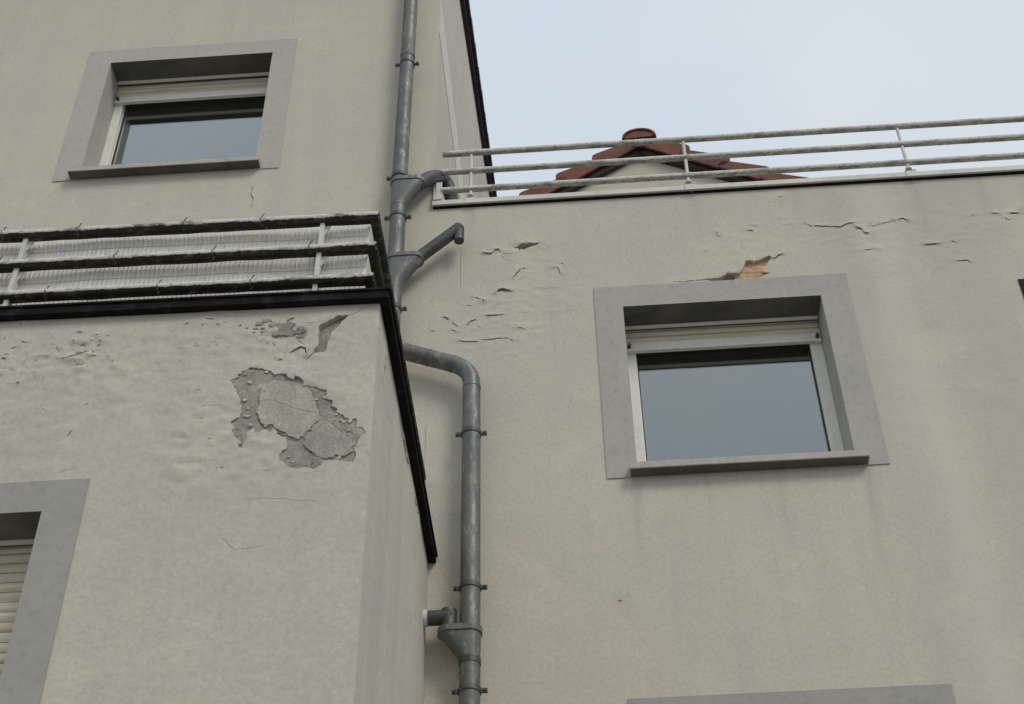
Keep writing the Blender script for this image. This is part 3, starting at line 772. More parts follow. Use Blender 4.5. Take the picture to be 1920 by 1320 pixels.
# roof plane and verge tiles, seen from below as a dark stepped edge
sl = math.atan(0.367); cs, sn = math.cos(sl), math.sin(sl)
def roofpt(s, n, x): return (x, -0.5 + s * cs - n * sn, roofz(-0.5) + s * sn + n * cs)
mb = MB(); mb.prism([(0, 0.012), (7.2, 0.012), (7.2, 0.10), (0, 0.10)], roofpt, -6.0, -0.80); mb.put('roof', TILE_BLACK, HOUSE)
mb = MB(); mb.prism([(0.0, -0.03), (7.2, -0.03), (7.2, 0.02), (0, 0.02)], roofpt, SEAM + 0.003, -0.752); mb.put('verge_board', TILE_BLACK, HOUSE)
first = None
for k in range(18):
    s0 = k * 0.39
    if first is None:
        c0 = roofpt(s0, 0.0, -0.75)
        mb = MB(); mb.prism([(-0.02, 0.022), (0.0, 0.125), (0.40, 0.070), (0.42, 0.03)], lambda a, b, d: roofpt(s0 + a, b, d), -0.86, -0.722)
        first = mb.put('verge_tile', TILE_BLACK, HOUSE, loc=c0)
    else: copy_part(first, roofpt(s0, 0.0, -0.75), HOUSE)

# ------------------------------------------------------------------ flat-roofed wing, right
WING = thing('house_wing', 'flat roofed beige house wing on the right with flaking cracked render around its window', 'house', (2.0, 0.0, 0.0))
R_OP, R_TRIM = (0.286, 6.375, 1.374, 7.504), (0.130, 6.308, 1.533, 7.664)
R2_OP, R2_TRIM = (0.306, 3.77, 1.40, 4.905), (0.152, 3.70, 1.575, 5.065)
E_OP = (2.452, 6.375, 3.55, 7.54)
outer = (SEAM, 3.0, 5.2, 8.411)
zones = [(-0.72, 6.85, 0.12, 8.16, 0.014), (0.55, 7.68, 1.75, 8.25, 0.014), (1.75, 7.5, 2.6, 8.25, 0.016)]
brick_hole, flake_hole = [ragged(h, 0.004, 0.012, 3.0) for _, h in WING_HOLES]
wr = [(-0.25, 7.62, 0.45, 0.35, 0.008, 6, 15), (-0.2, 8.0, 0.32, 0.2, 0.007, 7, 14), (-0.4, 7.35, 0.35, 0.25, 0.008, 6, 17),
      (1.6, 8.0, 0.5, 0.16, 0.009, 5, 16), (0.95, 7.98, 0.35, 0.16, 0.006, 6, 14), (2.25, 7.95, 0.45, 0.3, 0.006, 5, 18), (1.72, 7.8, 0.25, 0.25, 0.007, 6, 12)]
sheet('facade_wall', WING, PLASTER_WING, facade(0.0), outer, [R_OP, R2_OP, E_OP], [brick_hole, flake_hole], WING_CRACKS, 0.11, zones, 0.057,
      make_disp(outer, [R_TRIM, R2_TRIM, (2.40, 6.3, 3.6, 7.60)], [(*w[:4], w[4] * 0.5, w[5] * 1.3, w[6] * 1.3) for w in wr], 0.002),
      lifts=[(0.008, 0.04, WING_HOLES[0][1][:12]), (0.010, 0.05, WING_HOLES[1][1][:7])])
sheet('wall_core', WING, MORTAR, facade(0.055), outer, [R_OP, R2_OP, E_OP], coarse=2.0, depth=0)
# orange hollow brick laid bare above the window: broken courses behind the render
def brick_disp(A):
    return np.array([0.006 * noise.fractal(Vector((a * 14, b * 60, 1)), 0.7, 2.1, 4) - 0.008 * max(0.0, 1 - abs(((b - 7.655) / 0.052) % 1 - 0.5) / 0.09)
                     + 0.004 * noise.noise(Vector((a * 40, b * 40, 4))) for a, b in A])
sheet('exposed_brick', WING, BRICK, facade(0.019), (0.925, 7.58, 1.24, 7.92), coarse=0.009, depth=0, disp=brick_disp, label='bare orange brick showing where the render fell off')
rw = window(WING, 0.0, R_OP, R_TRIM, (0.247, 1.428, 6.313), drop=0.154, paint=SURROUND_WORN, label='window with a half lowered shutter bar under the fallen render')
fp = [(0.905, 7.662), (0.91, 7.63), (0.935, 7.60), (0.95, 7.575), (1.0, 7.57), (1.04, 7.575), (1.055, 7.61), (1.045, 7.64), (1.06, 7.662)]
sheet('filler_patch', WING, FILLER, facade(-0.0068), (0.88, 7.55, 1.08, 7.67), coarse=0.03, depth=0.004, domain=[ragged(fp, 0.006, 0.01, 6.0)], label='pale filler smeared on the window surround')
window(WING, 0.0, R2_OP, R2_TRIM, (0.268, 1.45, 3.705), drop=0.16)
window(WING, 0.0, E_OP, None, (2.41, 3.6, 6.313), drop=0.16)
MB().box(SEAM + .003, 5.2, 0.03, 6.0, 8.14, 8.2).put('terrace_floor', ROOF_FELT, WING)
MB().box(SEAM + .003, 5.2, 0.058, 0.16, 8.2, 8.419).put('parapet', PLASTER_WING, WING)
xs = [-0.793, 0.752, 2.055, 3.35, 4.65, 5.25]
for a, b in zip(xs[:-1], xs[1:]):
    mb = MB(); mb.prism([(-0.026, 8.4215), (-0.029, 8.4235), (-0.029, 8.458), (-0.024, 8.463), (0.18, 8.472), (0.18, 8.421)], lambda p, z, d: (d, p, z), a + 0.001, b - 0.001)
    mb.put('coping', COPING, WING)
    MB().box(a + 0.004, b - 0.004, -0.015, 0.05, 8.4118, 8.4207).put('coping_shade', BITUMEN, WING)  # added black strip standing in for the shadow line below the coping
for x in (-0.562, 0.745, 2.045):
    w = 0.032
    mb = MB(); mb.box(x - w, x + w, -0.034, -0.0295, 8.417, 8.464, 0.001); mb.box(x - w, x + w, -0.031, 0.1, 8.4725, 8.478, 0.001)
    mb.put('coping_clip', COPING, WING)
mb = MB(); mb.prism([(-0.036, 8.46), (0.10, 8.465), (0.10, 8.63), (-0.02, 8.61)], lambda p, z, d: (d, p, z), -0.785, -0.770)
mb.box(-0.770, -0.735, -0.036, -0.026, 8.462, 8.615, 0.001)
mb.put('upstand', COPING, WING, label='upright flashing plate at the end of the parapet')

# ------------------------------------------------------------------ projecting bay, lower left
BY = -1.77; BX = -0.757; BTOP = 5.885
BAY = thing('projecting_bay', 'beige front bay at lower left with a large grey peeled patch and black roof edge', 'building', (-3.0, -0.9, 0.0))
B_OP, B_TRIM = (-3.02, 3.85, -1.926, 4.905), (-3.17, 3.78, -1.777, 5.044)
outer = (-6.5, 2.2, BX, BTOP)
zones = [(-2.5, 5.28, BX, BTOP, 0.015), (-1.5, 4.95, BX, 5.28, 0.015), (-2.5, 4.9, -1.5, 5.28, 0.025)]
patch = [(x + 0.004 * noise.noise(Vector((x * 90, z * 90, 2))), z + 0.004 * noise.noise(Vector((x * 90, z * 90, 8)))) for x, z in ragged(PATCH_OUTLINE[0][1], 0.020, 0.008, 5.0)]
crescent = ragged(BAY_HOLES[0][1], 0.006, 0.010, 2.0)
blotch = ragged([(-1.245, 5.745), (-1.19, 5.79), (-1.12, 5.80), (-1.06, 5.79), (-1.03, 5.755), (-1.0, 5.72), (-0.975, 5.69), (-1.0, 5.68), (-1.045, 5.71), (-1.065, 5.755), (-1.11, 5.765), (-1.15, 5.745), (-1.19, 5.715), (-1.235, 5.72)], 0.03, 0.009, 8.0)
wr = [(-2.2, 5.60, 0.5, 0.17, 0.009, 9, 18), (-1.9, 5.62, 0.28, 0.2, 0.010, 12, 18), (-1.12, 5.68, 0.3, 0.2, 0.010, 11, 15), (-1.5, 5.66, 0.3, 0.16, 0.009, 6, 14), (-1.6, 5.35, 0.8, 0.25, 0.006, 4, 12),
      (-1.1, 5.25, 0.42, 0.36, 0.010, 8, 10), (-2.2, 5.2, 0.5, 0.25, 0.009, 4, 9), (-1.3, 4.75, 0.4, 0.2, 0.006, 4, 12), (-1.45, 5.15, 0.25, 0.3, 0.008, 6, 12)]
bdisp = make_disp(outer, [B_TRIM], [(*w[:4], w[4] * 1.0, w[5] * 1.2, w[6] * 1.5) for w in wr], 0.002)
chips = []
rc = random.Random(11)
for cx, cz, rx, rz, n in ((-1.93, 5.66, 0.13, 0.09, 26), (-2.2, 5.62, 0.15, 0.08, 16), (-1.45, 5.80, 0.09, 0.03, 8), (-1.42, 5.69, 0.1, 0.03, 10), (-1.18, 5.72, 0.1, 0.06, 14), (-2.1, 5.72, 0.35, 0.06, 10)):
    for _ in range(n):
        x, z = rc.gauss(cx, rx * 0.5), rc.gauss(cz, rz * 0.5); L = rc.uniform(0.006, 0.03); a = rc.uniform(-1.1, 1.2)
        if z < BTOP - 0.02: chips.append((rc.uniform(0.0012, 0.0045), [(x, z), (x + L * 0.5 * math.cos(a), z + L * 0.5 * math.sin(a) + 0.003), (x + L * math.cos(a), z + L * math.sin(a))]))
sheet('front_wall', BAY, PLASTER_BAY, facade(BY), outer, [B_OP], [patch, crescent], BAY_CRACKS + chips, 0.11, zones, 0.052, bdisp, crack_scale=0.85,
      lifts=[(0.007, 0.05, [q for q in BAY_HOLES[0][1][:13]]), (0.004, 0.05, PATCH_OUTLINE[0][1][:26])])
sheet('wall_core', BAY, MORTAR, facade(BY + 0.05), outer, [B_OP], coarse=2.0, depth=0)
def rough_disp(A):
    return np.array([0.005 * noise.fractal(Vector((a * 26, b * 22, 1)), 0.9, 2.1, 5) + 0.004 * noise.noise(Vector((a * 7, b * 7, 4))) for a, b in A])
cuts = [(w, p) for w, p in PATCH_CRACKS]
rc = random.Random(5)
sheet('bare_cement', BAY, CEMENT, facade(BY + 0.005), (-1.37, 4.98, -0.772, 5.57), cracks=cuts, coarse=0.0085, depth=0.03, disp=rough_disp, lift=False, crack_scale=0.6, label='rough grey cement where the render peeled off')
for n, (w, p) in enumerate(PATCH_FILL):
    sheet('cement_fill', BAY, (CEMENT_SMOOTH, CEMENT_MID)[n], facade(BY + 0.000), (-1.36, 4.99, -0.80, 5.56), cracks=cuts, coarse=0.014, depth=0.012, lift=False, crack_scale=0.6,
          disp=lambda A: np.array([0.003 * noise.noise(Vector((a * 9, b * 9, 2))) for a, b in A]), domain=[ragged(p, 0.016, 0.010, 4.0 + n)])
ri = random.Random(21); fl = []
O = PATCH_OUTLINE[0][1]; cxy = (sum(p[0] for p in O) / len(O), sum(p[1] for p in O) / len(O))
for k in range(30):
    a = ri.choice(O); t = ri.uniform(0.03, 0.22)
    c0 = (a[0] + (cxy[0] - a[0]) * t + ri.uniform(-.015, .015), a[1] + (cxy[1] - a[1]) * t + ri.uniform(-.015, .015)); s0 = ri.uniform(0.003, 0.012)
    fl.append(ragged([(c0[0] + s0 * ri.uniform(0.6, 1.5) * math.cos(u), c0[1] + s0 * ri.uniform(0.4, 0.9) * math.sin(u)) for u in np.linspace(0, 2 * math.pi, 8)[:-1]], 0.009, 0.006, k))
mb = MB()
for k, p in enumerate(fl):
    y = BY + ri.uniform(-0.0015, 0.001); cm = (sum(q[0] for q in p) / len(p), sum(q[1] for q in p) / len(p)); n = len(p)
    mb.add([(cm[0], y - 0.0003, cm[1])] + [(q[0], y, q[1]) for q in p] + [(q[0], BY + 0.014, q[1]) for q in p],
           [(0, 1 + (i + 1) % n, 1 + i) for i in range(n)] + [(1 + i, 1 + (i + 1) % n, 1 + n + (i + 1) % n, 1 + n + i) for i in range(n)])
mb.put('render_scraps', PLASTER_BAY, BAY)['kind'] = 'stuff'
mb = MB(); n_done = 0
while n_done < 46:
    u = ri.gauss(0, 0.55); v = ri.gauss(0, 0.5)
    cm = (-1.12 + 0.13 * u, 5.745 + 0.05 * v - 0.03 * u); s0 = ri.uniform(0.004, 0.020) * (1.2 - 0.4 * min(2, u * u + v * v))
    if -1.03 < cm[0] + s0 and cm[1] < 5.80 or s0 < 0.003: n_done += 1; continue
    p = ragged([(cm[0] + s0 * ri.uniform(0.7, 1.9) * math.cos(t), cm[1] + s0 * ri.uniform(0.4, 0.9) * math.sin(t)) for t in np.linspace(0, 2 * math.pi, 9)[:-1]], 0.010, 0.006, n_done); n = len(p)
    y = BY - 0.0045 - 0.0001 * n_done * 0.5
    mb.add([(cm[0], y, cm[1])] + [(q[0], y + 0.0005, q[1]) for q in p] + [(q[0], BY + 0.006, q[1]) for q in p],
           [(0, 1 + (i + 1) % n, 1 + i) for i in range(n)] + [(1 + i, 1 + (i + 1) % n, 1 + n + (i + 1) % n, 1 + n + i) for i in range(n)])
    n_done += 1
mb.put('bare_specks', CEMENT, BAY)['kind'] = 'stuff'
sheet('bare_mortar', BAY, CEMENT, facade(BY + 0.022), (-1.2, 5.5, -0.76, 5.86), coarse=0.012, depth=0.004, disp=rough_disp, domain=[[(-1.08, 5.55), (-0.93, 5.55), (-0.80, 5.75), (-0.78, 5.86), (-0.92, 5.86), (-1.02, 5.83), (-1.08, 5.74)]])
window(BAY, BY, B_OP, B_TRIM, (-3.06, -1.89, 3.785), closed=True, label='window closed by a cream slatted shutter')
# side wall of the bay, towards the downpipe: (a, b) = (Y, Z)
side = lambda a, b, d: (BX - d, a, b)
outer = (BY, 2.2, -0.001, BTOP)
sheet('side_wall', BAY, PLASTER_SIDE, side, outer, [], [], [(0.012, [(-1.57, 5.80), (-1.585, 5.74), (-1.60, 5.68)]), (0.007, [(-1.60, 5.675), (-1.615, 5.62)]), (0.006, [(-1.02, 5.82), (-0.90, 5.80), (-0.8, 5.81)]), (0.006, [(-0.6, 5.8), (-0.45, 5.81)])],
      0.11, [(-1.75, 5.5, -1.4, 5.85, 0.02)], 0.018, make_disp(outer, [], [(-1.2, 5.6, 0.6, 0.25, 0.006, 5, 8)], 0.004))
MB().box(-6.4, BX - 0.017, BY + 0.022, -0.003, 2.2, 2.3).put('soffit', MORTAR, BAY)
MB().box(-6.5, -0.80, BY + 0.05, -0.003, BTOP + 0.003, 5.905).put('roof_slab', ROOF_FELT, BAY)
tilt = lambda a, b, d: (a, b, d - 0.013 * (a + 0.72) + 0.010 * b / 1.8 * -1)
mb = MB()
mb.prism([(-6.5, -1.806), (-0.7185, -1.806), (-0.7185, 0.0), (-0.82, 0.0), (-0.82, -1.70), (-6.5, -1.70)], tilt, 5.850, 5.888)
mb.prism([(-6.5, -1.814), (-0.7105, -1.814), (-0.7105, 0.0), (-0.76, 0.0), (-0.76, -1.765), (-6.5, -1.765)], tilt, 5.8882, 5.897)
mb.put('roof_flashing', BITUMEN, BAY, label='black tarred roof edge')

# ------------------------------------------------------------------ red gable behind the terrace
GY = 3.0; GX = 0.715; GA = 12.60
GABLE = thing('gable_house', 'beige gable end with red brown roof tiles rising behind the terrace railing', 'house', (GX, GY, 0.0))
GABLE.rotation_euler = (0, 0, math.radians(-3.2))
th = math.atan(0.615); ct, s_t = math.cos(th), math.sin(th)
mb = MB(); hw = 1.50
za = GA - 0.17
mb.prism([(GX - hw, 8.21), (GX + hw, 8.21), (GX + hw, za - hw * 0.615), (GX, za), (GX - hw, za - hw * 0.615)], lambda a, b, d: (a, d, b), GY + 0.05, GY + 3.6)
mb.put('gable_wall', PLASTER, GABLE)
def gpt(side):
    return lambda s, n, d: (GX + side * (s * ct + n * s_t), d, GA - s * s_t + n * ct)
for side in (-1, 1):
    fn = gpt(side)
    MB().prism([(0.02, -0.035), (1.9, -0.035), (1.9, -0.07), (0.02, -0.07)], fn, GY - 0.02, GY + 3.7).put('roof_plane', TILE_RED, GABLE)
    MB().prism([(0.06, -0.095), (1.9, -0.095), (1.9, -0.155), (0.06, -0.155)], fn, GY - 0.005, GY + 0.048).put('verge_board', BOARD, GABLE)
    proto = None
    for k in range(5):
        s0 = 0.06 + k * 0.40
        c0 = fn(s0, 0, GY)
        if proto is None:
            mb = MB()
            mb.prism([(-0.02, -0.10), (-0.02, -0.012), (0.05, 0.002), (0.385, 0.064), (0.42, 0.060), (0.444, 0.036), (0.448, -0.02), (0.395, -0.115)], lambda a, b, d: fn(s0 + a, b, d), GY - 0.05, GY - 0.028)
            mb.prism([(-0.02, -0.034), (-0.02, -0.013), (0.05, 0.001), (0.385, 0.063), (0.42, 0.059), (0.425, 0.0)], lambda a, b, d: fn(s0 + a, b, d), GY - 0.0275, GY + 0.20)
            proto = mb.put('verge_tile', TILE_RED, GABLE, loc=c0)
        else: copy_part(proto, c0, GABLE)
    proto = None
    for k in range(5):
        for j in range(8):
            s0 = 0.06 + k * 0.40; y0 = GY + 0.205 + j * 0.42
            c0 = fn(s0, 0, y0)
            if proto is None:
                mb = MB(); mb.prism([(0.0, -0.03), (0.0, -0.008), (0.405, 0.022), (0.43, 0.016), (0.43, -0.01)], lambda a, b, d: fn(s0 + a, b, d), y0, y0 + 0.41)
                proto = mb.put('roof_tile', TILE_RED, GABLE, loc=c0)
            else: copy_part(proto, c0, GABLE)
rp = None
for k in range(8):
    y0 = GY - 0.10 + k * 0.38
    c0 = (GX, y0, GA)
    if rp is None:
        rings = []
        for y, r in ((y0, 0.155), (y0 + 0.03, 0.160), (y0 + 0.40, 0.145)):
            rings.append([(GX + r * math.cos(a), y, GA - 0.05 + r * 0.74 * math.sin(a)) for a in np.linspace(0, math.pi, 15)] +
                         [(GX + (r - .02) * math.cos(a), y, GA - 0.05 + (r - .02) * 0.74 * math.sin(a)) for a in np.linspace(math.pi, 0, 15)])
        mb = MB(); mb.loft(rings, True, True); rp = mb.put('ridge_tile', TILE_RED, GABLE, loc=c0)
    else: copy_part(rp, c0, GABLE)
mb = MB()
mb.prism([(GX + 0.133 * math.cos(a), GA - 0.05 + 0.098 * math.sin(a)) for a in np.linspace(0, math.pi, 15)], lambda a, b, d: (a, d, b), GY - 0.085, GY - 0.06)
mb.prism([(GX - 0.075, GA - 0.06), (GX - 0.05, GA - 0.14), (GX - 0.03, GA - 0.155), (GX + 0.03, GA - 0.155), (GX + 0.05, GA - 0.14), (GX + 0.075, GA - 0.06)], lambda a, b, d: (a, d, b), GY - 0.075, GY - 0.052)
mb.put('ridge_end', TILE_RED, GABLE)

# ------------------------------------------------------------------ downpipe
PY = -0.10; UX = -0.982; LX = -0.543; PR = 0.047
PIPE = thing('downpipe', 'grey zinc rainwater downpipe with branches and an offset running down the beige wall', 'downpipe', (LX, PY, 4.0))
def pipe(name, pts, r=PR, mat=None, R=0.09, lab=None, n=24):
    return MB().tube(fillet(pts, R) if len(pts) > 2 else pts, r, n).put(name, mat or ZINC, PIPE, lab)
pipe('pipe', [(UX + 0.008, PY, 12.0), (UX + 0.005, PY, 9.80)])
pipe('pipe', [(UX + 0.005, PY, 9.86), (UX, PY, 9.17)], 0.0455)
pipe('pipe', [(UX, PY, 9.20), (UX - 0.002, PY, 8.56)], 0.0465)
pipe('pipe', [(UX, PY, 8.36), (UX, PY, 7.86)], 0.0465)
pipe('offset_pipe', [(UX, PY, 7.71), (UX, PY, 7.20), (LX, PY, 7.015), (LX, PY, 6.62)], 0.0465, R=0.11)
pipe('pipe', [(LX, PY, 6.66), (LX, PY, 5.36)], 0.0475)
pipe('pipe', [(LX, PY, 5.23), (LX, PY, 3.0)], 0.0475)
def collar(a, b, r=0.0495, mat=None): MB().tube([a, b], r, 24).put('collar', mat or ZINC, PIPE)
collar((UX + 0.005, PY, 9.83), (UX + 0.005, PY, 9.80), 0.0487); collar((UX, PY, 8.63), (UX, PY, 8.60), 0.0492)
d1 = Vector((LX - UX, 0, -0.185)).normalized(); pa = Vector((UX, PY, 7.20))
for t in (0.22, 0.36): collar(pa + d1 * t, pa + d1 * (t + 0.012), 0.0482)
collar((LX, PY, 6.885), (LX, PY, 6.872), 0.0487); collar((LX, PY, 5.245), (LX, PY, 5.215), 0.0505, ZINC_DARK); collar((UX, PY, 8.345), (UX, PY, 8.33), 0.049)
def hopper(x, zb, zt, sx, reach, r=PR, rim=0.03, rb=None):
    """oval-mouthed branch: round pipe below, widened sideways by reach at the rim"""
    rb = rb or r
    def ring(t, z, grow=0.0):
        e = reach * t; o = []
        for k in range(32):
            a = 2 * math.pi * k / 32; ca, sa = math.cos(a), math.sin(a)
            rr = rb + (r + 0.004 - rb) * t + grow
            px = rr * ca + (e if ca * sx > 0.001 else (e * 0.5 if abs(ca) <= 0.001 else 0)) * sx
            o.append((x + px, PY + rr * sa, z))
        return o
    rings = [ring(0, zb - 0.05), ring(0, zb)] + [ring(t ** 1.15, zb + (zt - zb) * t) for t in (0.15, 0.3, 0.45, 0.6, 0.75, 0.9, 1.0)]
    h = MB().loft(rings).put('branch_hopper', ZINC, PIPE)
    MB().loft([ring(1, zt + 0.0005, 0.0), ring(1, zt + 0.001, 0.006), ring(1, zt + rim, 0.006), ring(1, zt + rim + 0.001, 0.002)], smooth=False).put('rim', ZINC, h)
    return h
hopper(UX, 8.345, 8.53, 1, 0.100)
hopper(UX, 7.69, 7.865, 1, 0.108)
hopper(LX, 5.235, 5.375, -1, 0.092)
pipe('branch_elbow', [(-0.885, PY, 8.52), (-0.79, -0.055, 8.655), (-0.735, 0.06, 8.76), (-0.695, 0.10, 8.66), (-0.675, 0.11, 8.44), (-0.675, 0.12, 8.22)], 0.043, ZINC_DARK, R=0.10, lab='dark inlet elbow bending over the parapet')
MB().tube([(-0.868, PY, 7.875), (-0.618, PY, 8.125)], 0.036, 20).put('branch_stub', ZINC_DARK, PIPE, 'dark blind branch pipe ending in a short spout')
st = [o for o in PIPE.children if o.name.startswith('branch_stub')][0]
mb = MB(); mb.tube([(-0.632, PY, 8.112), (-0.609, PY, 8.135)], [0.0362, 0.026], 20); mb.tube([(-0.622, PY, 8.11), (-0.620, PY - 0.002, 8.012)], [0.031, 0.029], 18); mb.put('spout', ZINC_DARK, st)
MB().tube(dense([(-0.75, PY, 5.475), (-0.625, PY, 5.475)], 0.05), 0.036, 20).put('side_inlet', ZINC_DARK, PIPE)
si = [o for o in PIPE.children if o.name.startswith('side_inlet')][0]
MB().tube([(-0.640, PY, 5.511), (-0.640, PY, 5.37)], 0.0365, 20).put('drop', ZINC_DARK, si)
MB().tube([(-0.757, PY, 5.475), (-0.738, PY, 5.475)], 0.040, 20).put('collar', COPING, si)
def clamp(x, z, r=0.0475):
    mb = MB(); R = r + 0.005
    rings = []
    for k in range(29):
        a = 2 * math.pi * k / 28; c, s_ = math.cos(a), math.sin(a)
        rings.append([(x + q * c, PY + q * s_, z + dz) for q, dz in ((r + 0.0005, -0.012), (R, -0.012), (R, 0.012), (r + 0.0005, 0.012))])
    mb.loft(rings, False, False)
    for sgn in (-1, 1):
        mb.box(x + sgn * (R + 0.012) - 0.016, x + sgn * (R + 0.012) + 0.016, PY - 0.006, PY + 0.006, z - 0.011, z + 0.011, 0.002)
    mb.tube([(x, PY + R, z), (x, 0.01, z)], 0.005, 8)
    c = mb.put('pipe_clamp', CLAMP, PIPE)
    for sgn in (-1, 1):
        bx = x + sgn * (R + 0.016)
        MB().tube([(bx, PY - 0.016, z), (bx, PY + 0.014, z)], 0.0065, 6).put('bolt', CLAMP, c)
for x, z, r in ((UX + 0.005, 9.735, 0.0455), (UX, 8.60, 0.0492), (UX, 8.245, 0.0465), (UX, 7.49, 0.0465), (LX, 6.565, 0.0475), (LX, 5.63, 0.0475), (LX, 5.085, 0.0475)): clamp(x, z, r)

# ------------------------------------------------------------------ terrace railing
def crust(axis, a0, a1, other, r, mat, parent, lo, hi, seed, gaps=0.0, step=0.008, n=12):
    """ragged shell of dirt and painted underside shade on a straight tube: axis 'x' or 'y', from a0 to a1, between the angles lo and hi (0 = towards the front, 90 = down)"""
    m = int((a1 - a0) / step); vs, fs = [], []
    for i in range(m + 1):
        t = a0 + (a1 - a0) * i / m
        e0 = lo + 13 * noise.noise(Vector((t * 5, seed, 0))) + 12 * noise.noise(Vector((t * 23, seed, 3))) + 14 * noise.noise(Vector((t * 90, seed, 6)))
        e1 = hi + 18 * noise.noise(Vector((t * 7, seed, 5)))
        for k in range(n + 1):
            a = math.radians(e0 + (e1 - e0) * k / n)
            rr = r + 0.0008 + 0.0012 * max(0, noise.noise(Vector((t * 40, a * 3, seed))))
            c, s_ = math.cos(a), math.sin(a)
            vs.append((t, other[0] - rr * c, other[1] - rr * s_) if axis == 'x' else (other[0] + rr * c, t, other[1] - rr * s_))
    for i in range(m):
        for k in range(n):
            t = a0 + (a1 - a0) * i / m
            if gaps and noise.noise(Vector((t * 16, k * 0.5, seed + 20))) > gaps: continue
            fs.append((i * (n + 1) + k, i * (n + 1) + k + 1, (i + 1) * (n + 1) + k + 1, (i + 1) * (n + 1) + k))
    mb = MB(); mb.add(vs, fs, True); return mb.put('grime_shade', mat, parent, fixn=False)

TR = thing('terrace_railing', 'white three bar metal railing with grimy tubes along the flat roof edge', 'railing', (2.2, -0.03, 8.46))
for z, x0 in ((8.882, -0.737), (8.712, -0.735), (8.543, -0.737)):
    mb = MB().tube(dense([(x0, -0.03, z), (5.2, -0.03, z)], 0.4), 0.0195, 18); rl = mb.put('rail', RAIL_WHITE, TR)
    crust('x', x0 + 0.01, 3.6, (-0.03, z), 0.0195, GRIME_SHADE_GREY, rl, 46, 160, z * 7)
for x in (-0.562, 0.738, 2.036, 3.333):
    mb = MB().tube([(x, -0.028, 8.474), (x + 0.002, -0.028, 8.865)], 0.010, 12)
    p = mb.put('post', POST_WHITE, TR)
    MB().tube([(x, -0.028, 8.4785), (x, -0.028, 8.492)], 0.019, 12).put('post_foot', POST_WHITE, p)

# ------------------------------------------------------------------ balcony railing on the bay, with the slatted screen
BR = thing('balcony_railing', 'dirty white three bar railing with undersides darkened by dirt and painted shade around the bay roof', 'railing', (-0.80, BY, 5.90))
BR.rotation_euler = (0, 0.012, 0)      # the old railing leans a little out of level
CX = -0.803; RY = -1.80
for z in (6.352, 6.168, 5.984):
    mb = MB().tube(dense([(-6.4, RY, z), (CX + 0.018, RY, z)], 0.05), 0.0178, 16, wob=0.05); rl = mb.put('rail', RAIL_DIRTY, BR)
    crust('x', -3.4, CX + 0.018, (RY, z), 0.0184, GRIME_SHADE_BLACK, rl, 34, 165, z * 5)
    MB().tube(dense([(-6.4, RY + 0.024, z - 0.009), (CX - 0.01, RY + 0.024, z - 0.009)], 0.06), 0.0115, 12, wob=0.3).put('dark_band_bar', GRIME_SHADE_BLACK, rl)  # made-up bar imitating the dark shaded strip beneath the rail
    mb = MB().tube(dense([(CX, RY + 0.02, z), (CX, -0.02, z)], 0.04), 0.0205, 16, wob=0.12); rl = mb.put('side_rail', RAIL_DIRTY, BR)
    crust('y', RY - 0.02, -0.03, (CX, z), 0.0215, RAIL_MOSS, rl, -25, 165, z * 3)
for x in (-5.5, -4.23, -2.283, -1.021):
    mb = MB().box(x - 0.010, x + 0.010, RY + 0.005, RY + 0.045, 5.90, 6.33, 0.002)
    p = mb.put('post', POST_WHITE, BR)
    for z in (6.322, 6.138):
        for sg in (1,):
            MB().prism([(0.010, 0.0), (0.034, 0.0), (0.010, -0.06)], lambda a, b, d: (x + sg * a, d, z + b), RY + 0.018, RY + 0.024).put('gusset', POST_WHITE, p)
for y in (-0.06, -1.0):
    MB().box(CX - 0.03, CX - 0.008, y - 0.015, y + 0.015, 5.90, 6.33, 0.002).put('post', POST_WHITE, BR)

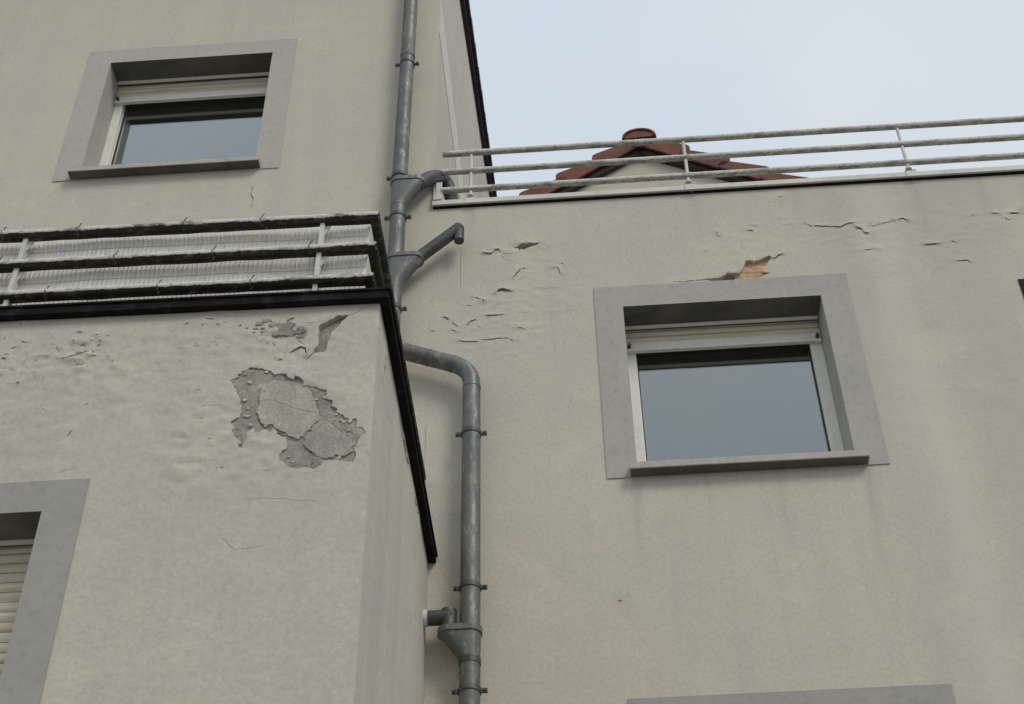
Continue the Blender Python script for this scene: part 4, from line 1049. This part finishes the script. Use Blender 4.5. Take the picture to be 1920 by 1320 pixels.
SC = thing('privacy_screen', 'white plastic slat screen wired behind the bars of the dirty balcony railing', 'screen', (-0.80, RY + 0.06, 5.90))
SC.rotation_euler = (0, 0.012, 0)
pitch = 0.0195; slat = None; PVC = (PVC_A, PVC_A, PVC_B, PVC_A, PVC_C)
rs = random.Random(3)
def wavy(x): return 0.003 * math.sin(x * 4.3) + 0.0018 * math.sin(x * 11.0 + 1)
nsl = 120
for k in range(nsl):
    x = CX - 0.035 - pitch * k
    c = (x, RY + 0.052 + wavy(x), 6.155)
    if slat is None:
        hh = 0.245; w2 = pitch / 2 - 0.0008
        prof = [(-w2, 0.003), (-w2 * 0.93, 0.0), (-w2 * 0.7, -0.0012), (w2 * 0.7, -0.0012), (w2 * 0.93, 0.0), (w2, 0.003)]
        slat = MB().prism(prof, lambda a, b, d: (c[0] + a, c[1] + b, c[2] + d), -hh, hh).put('slat', PVC_A, SC, loc=c)
    else:
        o = copy_part(slat, c, SC, rs.choice(PVC)); o.rotation_euler = (0, 0, rs.uniform(-.012, .012))
mb = MB()
for k in range(nsl):
    x = CX - 0.035 - pitch * (k + 0.5)
    y = RY + 0.0405
    mb.tube([(x, y, 5.915), (x + rs.uniform(-.002, .002), y, 6.322)], 0.0011, 5, False)
mb.put('upright_wires', WIRE, SC)['kind'] = 'stuff'
for z in (6.285, 6.098, 5.965):
    MB().tube([(CX - 0.03 - 0.03 * i, RY + 0.0485 + wavy(CX - 0.03 - 0.03 * i), z) for i in range(77)], 0.0010, 5).put('binding_wire', WIRE, SC)
for x, z in ((-2.385, 6.350), (-2.06, 6.350), (-1.61, 6.350), (-1.28, 6.350), (-2.36, 6.166), (-1.87, 6.166), (-1.46, 6.166), (-1.06, 6.166), (-2.12, 5.978), (-1.66, 5.978), (-1.28, 5.978)):
    pts = [(x + 0.002 * math.sin(a * 2), RY + 0.0205 * math.cos(a), z + 0.0205 * math.sin(a)) for a in np.linspace(-0.9, 5.0, 22)]
    pts += [(x + 0.004, pts[-1][1] - 0.006, pts[-1][2] - 0.012), (x + 0.012, pts[-1][1] - 0.014, pts[-1][2] - 0.004)]
    tw = [(x, RY - 0.004, z + 0.020), (x + 0.004, RY - 0.010, z + 0.032), (x + 0.012, RY - 0.014, z + 0.037)]
    mb = MB(); mb.tube(pts, 0.002, 6); mb.tube(tw, 0.0024, 6)
    mb.put('tie_wire', TIE, SC)
